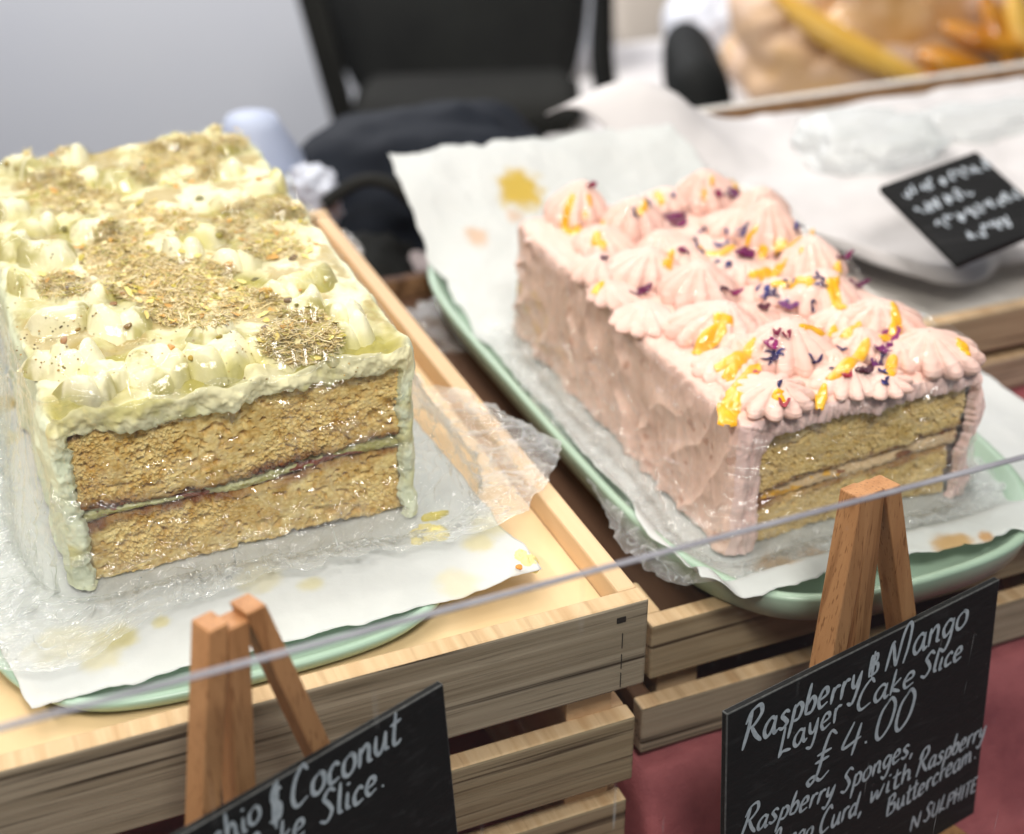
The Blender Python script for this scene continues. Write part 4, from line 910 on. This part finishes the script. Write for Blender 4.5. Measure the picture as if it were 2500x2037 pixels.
# stroke lettering in a running hand (x-height = 1); every glyph: advance, strokes
GLY = {
 'a': (1.0, [[(.72,.82),(.45,1.0),(.12,.72),(.06,.3),(.28,.0),(.58,.25),(.76,.95)], [(.76,.95),(.70,.35),(.82,.02),(1.0,.12)]]),
 's': (.85, [[(.68,.86),(.42,1.0),(.2,.78),(.45,.5),(.62,.24),(.36,.0),(.06,.14)]]),
 'p': (.95, [[(.22,1.0),(.16,.2),(.05,-.75)], [(.2,.75),(.5,1.0),(.78,.7),(.62,.15),(.2,.1)]]),
 'b': (.95, [[(.26,1.75),(.16,.9),(.14,.1)], [(.15,.5),(.48,.92),(.76,.6),(.6,.08),(.16,.06)]]),
 'e': (.9, [[(.1,.45),(.62,.62),(.58,.95),(.3,.98),(.08,.5),(.26,.02),(.74,.16)]]),
 'r': (.72, [[(.16,.95),(.14,.02)], [(.14,.55),(.34,.92),(.64,.92)]]),
 'y': (.95, [[(.14,1.0),(.2,.4),(.48,.3),(.72,.95)], [(.74,1.0),(.62,.1),(.36,-.62),(.0,-.5)]]),
 'n': (.98, [[(.14,.98),(.12,.02)], [(.13,.55),(.44,1.0),(.66,.8),(.68,.15),(.88,.04)]]),
 'g': (.98, [[(.74,.85),(.4,1.0),(.1,.6),(.3,.12),(.66,.4),(.78,.95)], [(.78,.95),(.7,-.1),(.42,-.72),(.06,-.5)]]),
 'o': (.95, [[(.5,1.0),(.14,.72),(.12,.2),(.42,.0),(.76,.3),(.74,.8),(.46,1.0),(.62,.9)]]),
 'k': (.9, [[(.2,1.7),(.14,.02)], [(.66,.95),(.18,.45),(.74,.02)]]),
 'l': (.5, [[(.24,1.75),(.14,.3),(.34,.02)]]),
 'i': (.5, [[(.2,.95),(.16,.15),(.36,.03)], [(.27,1.38),(.25,1.48)]]),
 'c': (.85, [[(.68,.84),(.42,1.0),(.12,.6),(.24,.06),(.7,.14)]]),
 'u': (1.0, [[(.14,.98),(.12,.3),(.36,.0),(.64,.4),(.72,.96)], [(.72,.96),(.72,.2),(.92,.04)]]),
 't': (.72, [[(.34,1.6),(.26,.2),(.5,.0),(.7,.14)], [(.04,1.08),(.66,1.16)]]),
 'd': (1.0, [[(.66,.8),(.36,.98),(.08,.5),(.3,.02),(.66,.4)], [(.78,1.75),(.68,.3),(.82,.02)]]),
 'w': (1.25, [[(.1,1.0),(.2,.1),(.52,.75),(.68,.08),(1.08,1.0)]]),
 'h': (.98, [[(.22,1.7),(.14,.02)], [(.14,.5),(.44,.96),(.66,.7),(.68,.1),(.86,.04)]]),
 'm': (1.4, [[(.12,.98),(.1,.02)], [(.11,.55),(.36,1.0),(.52,.7),(.54,.05)], [(.54,.55),(.82,1.0),(1.0,.7),(1.02,.12),(1.2,.04)]]),
 'R': (1.35, [[(.3,2.0),(.22,1.0),(.02,-.12)], [(.0,1.35),(.3,1.95),(.82,2.1),(1.0,1.6),(.62,1.1),(.28,.95)], [(.42,1.0),(.8,.4),(1.22,-.05)]]),
 'L': (1.1, [[(.42,1.75),(.22,.6),(.08,.0)], [(.08,.0),(.36,.24),(.9,.1)]]),
 'M': (1.9, [[(.1,.0),(.32,1.35),(.5,1.5)], [(.4,1.45),(.72,.15),(.86,.1)], [(.82,.1),(1.02,1.6),(1.3,2.2),(1.55,1.9),(1.5,.8),(1.3,-.1)]]),
 'C': (1.2, [[(1.0,1.55),(.72,1.85),(.3,1.3),(.16,.5),(.42,.0),(1.0,.2)]]),
 'S': (1.1, [[(.96,1.6),(.62,1.85),(.28,1.45),(.56,1.0),(.78,.5),(.46,.02),(.04,.22)]]),
 'B': (1.2, [[(.24,1.7),(.16,.0)], [(.1,1.6),(.7,1.75),(.8,1.3),(.28,.95)], [(.3,.95),(.9,.8),(.86,.15),(.12,.0)]]),
 '&': (1.2, [[(.3,1.7),(.24,.1)], [(.2,1.55),(.72,1.6),(.74,1.1),(.3,.9)], [(.3,.9),(.86,.8),(.86,.2),(.22,.05)], [(.5,1.9),(.5,-.1)]]),
 '$': (1.2, [[(.85,1.55),(.4,1.7),(.3,1.1),(.8,.75),(.72,.1),(.1,.1)], [(.62,2.0),(.5,-.35)], [(.42,1.9),(.34,-.1)]]),
 'U': (1.1, [[(.16,1.5),(.14,.4),(.45,.0),(.82,.4),(.9,1.5)]]), 'P': (1.0, [[(.2,1.5),(.14,.0)], [(.18,1.45),(.8,1.4),(.72,.8),(.2,.7)]]),
 'H': (1.1, [[(.18,1.5),(.14,.0)], [(.84,1.5),(.8,.0)], [(.16,.75),(.82,.8)]]), 'I': (.45, [[(.22,1.5),(.2,.0)]]), 'T': (1.0, [[(.5,1.45),(.44,.0)], [(.04,1.45),(.95,1.5)]]),
 'E': (.95, [[(.2,1.5),(.14,.0)], [(.2,1.48),(.8,1.52)], [(.17,.78),(.66,.8)], [(.14,.02),(.8,.06)]]), 'N': (1.1, [[(.14,.0),(.18,1.5)], [(.18,1.5),(.8,.02)], [(.8,.02),(.9,1.55)]]),
 'D': (1.1, [[(.2,1.5),(.14,.0)], [(.1,1.45),(.8,1.3),(.9,.5),(.14,.0)]]),
 '4': (1.05, [[(.5,1.8),(.1,.62),(.92,.72)], [(.86,1.5),(.6,-.1)]]), '.': (.6, [[(.26,.06),(.32,.12)]]), ',': (.5, [[(.28,.14),(.14,-.3)]]),
 '0': (1.15, [[(.6,1.85),(.2,1.3),(.16,.4),(.46,.0),(.9,.5),(.96,1.4),(.62,1.85),(.4,1.6)]]),
 '£': (1.35, [[(1.15,1.75),(.82,1.95),(.62,1.4),(.5,.4),(.2,.0),(.02,.2),(.3,.3),(.7,.02),(1.1,.25)], [(.3,1.15),(1.0,1.2)], [(.26,.85),(.94,.9)]]),
}
def smoothline(p, k=8):
    p = np.array(p, float)
    if len(p) == 2: return np.stack([p[0]*(1-t)+p[1]*t for t in np.linspace(0, 1, 6)])
    q = np.vstack([2*p[0]-p[1], p, 2*p[-1]-p[-2]]); out = []
    for i in range(1, len(q)-2):
        for t in np.linspace(0, 1, k, endpoint=False):
            out.append(.5*(2*q[i]+(q[i+1]-q[i-1])*t+(2*q[i-1]-5*q[i]+4*q[i+1]-q[i+2])*t*t+(3*q[i]-q[i-1]-3*q[i+1]+q[i+2])*t**3))
    out.append(p[-1]); return np.array(out)
def write(t, pl, word, a, b, xh, zfun, pen=.16, slant=.12, seed=0):
    a_, b_ = pl.uv(*zfun(*a)), pl.uv(*zfun(*b)); e = b_-a_; L = np.linalg.norm(e); e = e/L
    h = np.linalg.norm(pl.uv(*zfun(a[0], a[1]-xh))-a_); up = np.array([-e[1], e[0]])
    tot = sum(GLY[c][0] for c in word); sx = L/tot
    mb = MB(); x = 0; rr = random.Random(seed); lay = 0
    for c in word:
        adv, strokes = GLY[c]; dy = rr.uniform(-.06, .06); sc = rr.uniform(.94, 1.06)
        for s_ in strokes:
            p = smoothline(s_); lay += 1
            P = a_+np.outer((x+p[:, 0])*sx+slant*p[:, 1]*h, e)+np.outer((p[:, 1]*sc+dy)*h, up)
            d = np.gradient(P, axis=0); d /= np.linalg.norm(d, axis=1)[:, None]+1e-12; nr = np.stack([-d[:, 1], d[:, 0]], -1)
            k = np.linspace(0, 1, len(P))
            wd = pen*h*.5*(.80+.45*np.abs(d@(e*.5-up*.86)))*(1-.45*np.abs(2*k-1)**5)*(1+.12*fbm(k*4+seed, k*0, seed=seed+lay))
            ex = np.vstack([P[:1]-d[:1]*wd[0]*.7, P, P[-1:]+d[-1:]*wd[-1]*.7]); nn = np.vstack([nr[:1], nr, nr[-1:]]); ww = np.concatenate([[wd[0]*.35], wd, [wd[-1]*.35]])
            l_, r_ = ex+nn*ww[:, None], ex-nn*ww[:, None]
            o = -(.00022+.000012*(lay % 9))
            mb.grid(np.stack([pl.p(l_[:, 0], l_[:, 1], o), pl.p(r_[:, 0], r_[:, 1], o)], 1))
        x += adv
    return mb.build('handwriting', M_chalk, t, False)
w1 = p1.uv(450, 2037)[0]
b1 = chalkboard(p1, -.118, 0, -.105, 0, 'black chalkboard reading Coconut Slice on the left easel')
write(b1, p1, 'tachio', (770, 1245), (1095, 1018), 72, z4, .19, .12, 1)
write(b1, p1, '$', (1118, 1052), (1190, 1010), 78, z4, .20, .12, 2)
write(b1, p1, 'Coconut', (1205, 985), (1668, 700), 84, z4, .19, .16, 3)
write(b1, p1, 'Cake', (1010, 1235), (1275, 1082), 70, z4, .20, .14, 4)
write(b1, p1, 'Slice.', (1330, 1052), (1610, 880), 68, z4, .22, .14, 5)
for o_ in (ledge,): o_(e1, p1, -.112, -.010, -.112)
u2 = p2.uv(2443, 1400); v2 = p2.uv(2372, 1990)
b2 = chalkboard(p2, 0, u2[0], v2[1], 0, 'black chalkboard priced at 4.00 for raspberry and mango cake')
ledge(e2, p2, .01, u2[0]-.012, v2[1]-.0062)
for i, (wd, a, b, xh, pen) in enumerate([
    ('Raspberry', (300, 1345), (838, 1075), 76, .20), ('&', (858, 1030), (922, 996), 56, .22), ('Mango', (940, 996), (1318, 790), 74, .18),
    ('Layer', (458, 1392), (748, 1212), 66, .19), ('Cake', (805, 1186), (1078, 1058), 62, .20), ('Slice', (1102, 1036), (1292, 940), 52, .24),
    ('£', (588, 1520), (705, 1462), 95, .14), ('4', (735, 1405), (838, 1345), 78, .17), ('.', (842, 1335), (872, 1318), 70, .22), ('00', (884, 1318), (1060, 1238), 88, .15),
    ('Raspberry', (292, 1746), (712, 1568), 56, .21), ('Sponges,', (740, 1556), (1075, 1368), 52, .21),
    ('Mango', (385, 1850), (615, 1745), 50, .2), ('Curd,', (640, 1735), (842, 1632), 54, .21), ('with', (872, 1600), (1066, 1476), 50, .22), ('Raspberry', (1086, 1468), (1396, 1296), 48, .21),
    ('Buttercream.', (946, 1660), (1362, 1385), 46, .22), ('N', (1052, 1726), (1104, 1694), 40, .2), ('SULPHITE', (1116, 1684), (1356, 1538), 40, .2)]):
    if wd == '&': write(b2, p2, '&', a, b, xh, z2, pen, .12, 30+i)
    else: write(b2, p2, wd, a, b, xh, z2, pen, .14, 30+i)

# ================================================================ ACRYLIC SCREEN
def acrylic_mat():
    m = bpy.data.materials.new('acrylic'); m.use_nodes = True; N = m.node_tree.nodes; L = m.node_tree.links; out = N['Material Output']; N.remove(N['Principled BSDF'])
    tr = N.new('ShaderNodeBsdfTransparent'); tr.inputs[0].default_value = (.955, .965, .96, 1)
    gl = N.new('ShaderNodeBsdfGlossy'); gl.inputs['Roughness'].default_value = .02
    fr = schlick(N, L, None, .03)
    df = N.new('ShaderNodeBsdfDiffuse'); df.inputs[0].default_value = (.8, .8, .8, 1)
    tc = N.new('ShaderNodeTexCoord')
    def speck(scale, lo, hi, st_=(1, 1, 1), rot=0):
        mp = N.new('ShaderNodeMapping'); mp.inputs['Scale'].default_value = st_; mp.inputs['Rotation'].default_value = (0, rot, 0); L.new(tc.outputs['Object'], mp.inputs[0])
        n = N.new('ShaderNodeTexNoise'); n.inputs['Scale'].default_value = scale; n.inputs['Detail'].default_value = 3; L.new(mp.outputs[0], n.inputs['Vector'])
        r = N.new('ShaderNodeMapRange'); r.inputs[1].default_value = lo; r.inputs[2].default_value = hi; L.new(n.outputs['Fac'], r.inputs[0]); return r.outputs[0]
    def mx(a, b):
        q = N.new('ShaderNodeMath'); q.operation = 'MAXIMUM'; L.new(a, q.inputs[0]); L.new(b, q.inputs[1]); return q.outputs[0]
    s = mx(mx(speck(900, .74, .80), speck(420, .765, .80)), mx(speck(520, .74, .80, (1, 1, .03), .9), speck(520, .745, .80, (1, 1, .03), -.5)))
    k = N.new('ShaderNodeMath'); k.operation = 'MULTIPLY_ADD'; k.inputs[1].default_value = .40; k.inputs[2].default_value = .004; L.new(s, k.inputs[0])
    m1 = N.new('ShaderNodeMixShader'); L.new(k.outputs[0], m1.inputs[0]); L.new(tr.outputs[0], m1.inputs[1]); L.new(df.outputs[0], m1.inputs[2])
    m2 = N.new('ShaderNodeMixShader'); L.new(fr, m2.inputs[0]); L.new(m1.outputs[0], m2.inputs[1]); L.new(gl.outputs[0], m2.inputs[2])
    L.new(m2.outputs[0], out.inputs[0]); return m
M_acr = acrylic_mat()
M_acre = mat('acrylic_edge', (.15, .145, .17), .3, (.27, .27, .30), 30, 1, 0, 1, .6)
sc = thing('acrylic_screen', 'clear scratched acrylic screen standing in front of the boards and crates', 'screen')
AY = -.172
xa, xb = -.30, .42
qa, qb = aty(0, 1770, AY), aty(2500, 1110, AY); sl_ = (qb[2]-qa[2])/(qb[0]-qa[0])
za, zb_ = qa[2]+(xa-qa[0])*sl_, qa[2]+(xb-qa[0])*sl_
c8 = [(xa, AY-.0021, TABLE), (xb, AY-.0021, TABLE), (xb, AY, TABLE), (xa, AY, TABLE), (xa, AY-.0021, za-.0004), (xb, AY-.0021, zb_-.0004), (xb, AY, zb_-.0004), (xa, AY, za-.0004)]
hexa('pane', c8, M_acr, sc, 0)
e8 = [(xa, AY-.0022, za-.0003), (xb, AY-.0022, zb_-.0003), (xb, AY+.0001, zb_-.0003), (xa, AY+.0001, za-.0003), (xa, AY-.0022, za+.0002), (xb, AY-.0022, zb_+.0002), (xb, AY+.0001, zb_+.0002), (xa, AY+.0001, za+.0002)]
hexa('polished_edge', e8, M_acre, sc, 0)

# ================================================================ BACKGROUND, OUT OF FOCUS
M_blk = mat('black_fabric', (.010, .0105, .011), .7, (.018, .019, .018), 5, 1, spec=.1)
M_blk2 = mat('grey_fabric', (.020, .020, .018), .8, (.013, .013, .0125), 5, 1, spec=.1)
M_navy = mat('navy_fabric', (.006, .008, .013), .7, (.012, .015, .022), 9, 1, spec=.1)
def slab(name, px, dist, th, m, parent, bev=.03):            # an outline at its own distance with real thickness
    bm = bmesh.new(); k = (CAM[:2]*0)
    f = [bm.verts.new(atd(x, y, dist)) for x, y in px]; bm.faces.new(f)
    r = bmesh.ops.extrude_face_region(bm, geom=bm.faces[:]); vs = [v for v in r['geom'] if isinstance(v, bmesh.types.BMVert)]
    bmesh.ops.translate(bm, verts=vs, vec=Vector((hd[0]*th, hd[1]*th, 0)))
    bmesh.ops.recalc_face_normals(bm, faces=bm.faces[:]); bmesh.ops.bevel(bm, geom=bm.edges[:], offset=bev, segments=4, affect='EDGES', profile=.5)
    me = bpy.data.meshes.new(name); bm.to_mesh(me); bm.free(); return link(name, me, m, parent)
ch = thing('office_chair', 'blurred black padded chair behind the stall', 'chair')
slab('backrest', [(700, -260), (1440, -260), (1440, 60), (1400, 235), (1330, 270), (930, 285), (850, 235), (790, 60)], 2.15, .10, M_blk, ch, .035)
slab('seat', [(850, 262), (1420, 245), (1430, 330), (1330, 372), (950, 392), (860, 350)], 1.95, .16, M_blk2, ch, .03)
slab('frame', [(655, -220), (735, -220), (850, 250), (880, 380), (830, 390), (790, 260)], 2.0, .06, M_blk2, ch, .02)
slab('frame', [(1465, -220), (1500, -220), (1500, 150), (1520, 290), (1460, 320), (1440, 150)], 2.0, .06, M_blk, ch, .015)
slab('leg', [(860, 380), (960, 370), (930, 900), (840, 900)], 2.0, .06, M_blk, ch, .015)
slab('leg', [(1330, 360), (1420, 350), (1430, 900), (1340, 900)], 2.0, .06, M_blk, ch, .015)
def lump(name, c, r, m, parent=None, amp=.15, fr=1.6, seed=0, sub=5, flat=None):
    bm = bmesh.new(); bmesh.ops.create_icosphere(bm, subdivisions=sub, radius=1); V = np.array([v.co[:] for v in bm.verts])
    V = np.sign(V)*np.abs(V)**.8; V = V*(1+amp*fbm(V[:, 0]*fr+seed, V[:, 1]*fr, V[:, 2]*fr, seed=seed))[:, None]*np.asarray(r)+np.asarray(c)
    if flat is not None: V[:, 2] = np.maximum(V[:, 2], flat)
    for v, q in zip(bm.verts, V): v.co = q
    me = bpy.data.meshes.new(name); bm.to_mesh(me); bm.free(); setcol(me, np.tile([.5, .5, 1.0], (len(V), 1))); return link(name, me, m, parent)
bag = thing('shoulder_bag', 'dark navy bag lying behind the pale crate', 'bag')
lump('bag_body', (.325, .50, -.085), (.115, .10, .07), M_navy, bag, .25, 1.5, 3, flat=TABLE+.002)
a_ = np.linspace(0, 1, 30); sp = np.stack([atd(840+180*a_, 430-70*np.sin(PI*a_)+90*a_, .98)]) if False else np.array([atd(790+260*t, 500-75*math.sin(PI*t)+30*t, .98) for t in a_])
mbs = MB(); mbs.grid(tube(sp, .007, 10, .6), wrap=True); mbs.build('strap', M_blk2, bag)
lump('bag_flap', (.245, .44, -.10), (.05, .07, .04), M_blk, bag, .3, 1.7, 8, flat=TABLE+.002)
M_white = mat('white_plastic', srgb(176, 186, 210), .5); M_bluep = mat('blue_label', srgb(40, 84, 190), .4); M_bag = mat('clear_bag', srgb(205, 210, 224), .25, bump=.003, bscale=60)
bt = thing('plastic_bottle', 'blurred white plastic bottle with a blue label behind the green cake', 'bottle')
def lathe(name, c, prof, m, parent, n=40):
    a = np.linspace(0, 2*PI, n, endpoint=False)
    P = np.stack([np.stack([c[0]+r*np.cos(a), c[1]+r*np.sin(a), np.full(n, z)], -1) for r, z in prof]); return grid(name, P, m, parent, wrap=True)
bc = at(625, 420, -.03)
lathe('bottle_body', bc, [(.0, TABLE), (.034, TABLE), (.036, TABLE+.008), (.036, -.04), (.034, -.02), (.020, .004), (.017, .010), (.0, .011)], M_white, bt)
lathe('label', bc, [(.0364, -.11), (.0366, -.109), (.0366, -.052), (.0364, -.051)], M_bluep, bt)
tag(lump('plastic_bag', at(760, 480, -.03), (.018, .016, .020), M_bag, None, .45, 2.5, 21), 'crumpled clear plastic bag beside the crate corner', 'plastic bag')
M_nap = mat('pale_cloth', srgb(188, 176, 178), .85, srgb(150, 140, 144), 40, 1)
q0, q1 = at(930, 625, -.085), at(1180, 730, -.085)
nb = MB(); tt = np.linspace(0, 1, 30)[:, None]; nb.grid(tube(q0*(1-tt)+q1*tt, .014*np.sin(PI*np.clip(tt[:, 0]*.94+.03, 0, 1))**.25, 18), wrap=True); tag(nb.build('rolled_napkin', M_nap), 'pale rolled cloth between the two crates', 'napkin')
tag(lump('plastic_bag', at(1085, 815, -.05), (.020, .030, .014), M_film, None, .6, 3.0, 25), 'crumpled clear film stuffed between the crates', 'plastic bag')
tag(lump('plastic_bag', at(850, 610, -.006), (.006, .014, .008), M_film, None, .6, 3.0, 29), 'scrap of clear film caught at the pale crate rim', 'plastic bag')
# right: a third papered tray with sign, film and an orange cake
W_white = wood('wood_whitewashed', srgb(222, 218, 212), srgb(212, 208, 202), srgb(190, 184, 176), 'Y', 90, .4, .7, 12)
crate('wooden crate behind the pink cake carrying a large white paper', .478, .95, .125, .52, -.040, -.052, [(-.066, -.040, 0, 0), (-.0955, -.074, 0, 0)], .010, W_front2, W_front, W_white, drop=.001)
M_pap2 = mat('white_paper_far', srgb(226, 222, 222), .6, srgb(216, 212, 212), 10, 1, attr=False, trans=.1)
u = np.linspace(0, 1, 140)[:, None]; v = np.linspace(0, 1, 140)[None, :]
A0, A1, A2, A3 = [np.asarray(q[:2]) for q in (at(2010, 640, -.035), at(2700, 660, -.035), at(2500, 190, -.02), at(1330, 368, -.02))]
X = ((1-u)*(1-v))[..., None]*A0+(u*(1-v))[..., None]*A1+(u*v)[..., None]*A2+((1-u)*v)[..., None]*A3
X[..., 1] -= .035*np.sin(PI*np.clip(u*1.6, 0, 1))*(1-v)**3
Z = -.034+.018*sstep(0, .5, v)+.012*fbm(X[..., 0]*9, X[..., 1]*9, seed=41)+.012*np.exp(-((v-.03)/.03)**2)+.05*np.exp(-(((u-.10)/.16)**2+((v-.86)/.22)**2))
po = grid('greaseproof_paper', np.stack([X[..., 0], X[..., 1], Z], -1), M_pap2); so = po.modifiers.new('thickness', 'SOLIDIFY'); so.thickness = .0008
tag(po, 'large blurred white paper on the rear crate under the black sign', 'paper', 'greaseproof papers under the cakes')
M_filmB = film_mat('thick_film', .7, .22, 1.25, .003, 30)
tag(lump('cling_film', at(2130, 350, -.012), (.05, .045, .018), M_filmB, None, .35, 2.2, 33), 'blurred heap of clear wrap on the rear paper', 'cling film')
sg = thing('chalkboard', 'blurred black sign with white writing lying on the rear paper', 'chalkboard')
sq = [at(2335, 660, .000), at(2575, 560, .004), None, at(2145, 470, .020)]; sq[2] = sq[1]+sq[3]-sq[0]
up_ = np.array([0, 0, .004])
hexa('panel', [*sq, *[q+up_ for q in sq]], [M_board, M_edge], sg, .001)
def sgp(a, b): return sq[0]*(1-a)*(1-b)+sq[1]*a*(1-b)+sq[2]*a*b+sq[3]*(1-a)*b+np.array([0, 0, .0048])
smb = MB()
for r_, (c0, c1) in enumerate([(.10, .92), (.08, .60), (.12, .88), (.25, .7)]):
    b_ = .82-.21*r_; x = c0
    while x < c1:
        pts = [(x, b_)]; k = rnd.randrange(3, 6)
        for q in range(k): pts.append((x+.016*(q+1)+rnd.uniform(-.008, .008), b_+rnd.choice([-1, 1])*rnd.uniform(.02, .065)))
        P3 = np.array([sgp(*q) for q in smoothline(pts, 6)]); d = np.gradient(P3, axis=0); d /= np.linalg.norm(d, axis=1)[:, None]+1e-9; nn = np.cross(d, (0, 0, 1)); nn /= np.linalg.norm(nn, axis=1)[:, None]+1e-9
        smb.grid(np.stack([P3+nn*.0007, P3-nn*.0007], 1)); x += .017*k+rnd.uniform(.01, .05)
smb.build('handwriting', M_chalk, sg, False)
M_or = mat('orange_glaze', srgb(222, 186, 146), .4, srgb(206, 156, 84), 14, 1, coat=.4); M_car = mat('caramel', srgb(186, 112, 22), .2, srgb(214, 150, 40), 30, 1, coat=.6); M_pk3 = mat('pink_icing_far', srgb(216, 190, 174), .5, srgb(214, 172, 116), 11, 1)
oc = thing('frosted_cake', 'blurred orange and pink cake with caramel at the top right', 'cake')
M_gold = mat('golden_curd', srgb(226, 172, 62), .3, srgb(232, 190, 96), 14, 1)
OD = 1.9
lump('cake_body', atd(2230, 120, OD+.1), (.26, .16, .09), M_pk3, oc, .14, 1.5, 51)
for k, (px, py, r_, mm) in enumerate([(1990, 150, .085, M_pk3), (1930, 40, .075, M_pk3), (2150, 30, .105, M_or), (2230, 90, .075, M_or), (2110, -60, .10, M_pk3), (2330, -10, .095, M_or), (2430, -30, .095, M_pk3), (2100, 200, .06, M_pk3)]):
    lump('icing_swirl', atd(px, py, OD), (r_, r_*.8, r_*.7), mm, oc, .3, 1.9, 55+k, 4)
for k, (pts_, r_, mm) in enumerate([([(1880, -30), (1990, 60), (2130, 140), (2270, 200)], .026, M_gold), ([(2240, 130), (2310, 150), (2420, 170)], .024, M_car), ([(2300, 60), (2400, 100), (2540, 120)], .024, M_car), ([(2400, -20), (2440, 80), (2480, 190)], .018, M_car), ([(2470, -20), (2500, 80), (2530, 160)], .022, M_gold), ([(2290, 170), (2260, 210), (2250, 240)], .018, M_car)]):
    P = smoothline([tuple(q) for q in [atd(x, y, OD-.10) for x, y in pts_]], 8)
    dm_ = MB(); n_ = len(P); dm_.grid(tube(P, r_*np.sin(PI*np.linspace(.005, .995, n_))**.45, 12, .6), wrap=True); dm_.build('caramel_ribbon', mm, oc)
bx = atd(2230, 120, OD+.1); struct(box('rear_table', (bx[0]-.5, bx[1]-.30, bx[2]-.12), (bx[0]+.7, bx[1]+.45, bx[2]-.085), M_pap2, None, .01))
tag(lump('cling_film', at(2420, 320, -.02), (.085, .035, .016), M_filmB, None, .4, 2.6, 61), 'blurred shiny wrap in front of the orange cake', 'cling film')
M_bag2 = mat('white_bag', srgb(236, 238, 246), .6, srgb(216, 220, 232), 12, 1)
tag(lump('paper_bag', atd(1790, 60, 2.2), (.085, .08, .10), M_bag2, None, .3, 1.8, 71), 'blurred white paper bag left of the orange cake', 'bag')
M_beige = mat('beige_card', srgb(176, 166, 156), .8)
tag(slab('storage_box', [(1490, -250), (1720, -250), (1720, 60), (1660, 215), (1530, 225), (1500, 100)], 2.6, .3, M_beige, None, .03), 'blurred beige box beside the black chair', 'box')
tag(slab('black_bin', [(1650, 150), (1790, 165), (1810, 380), (1650, 380)], 1.6, .2, M_blk, None, .03), 'blurred black bin behind the rear paper', 'bin')
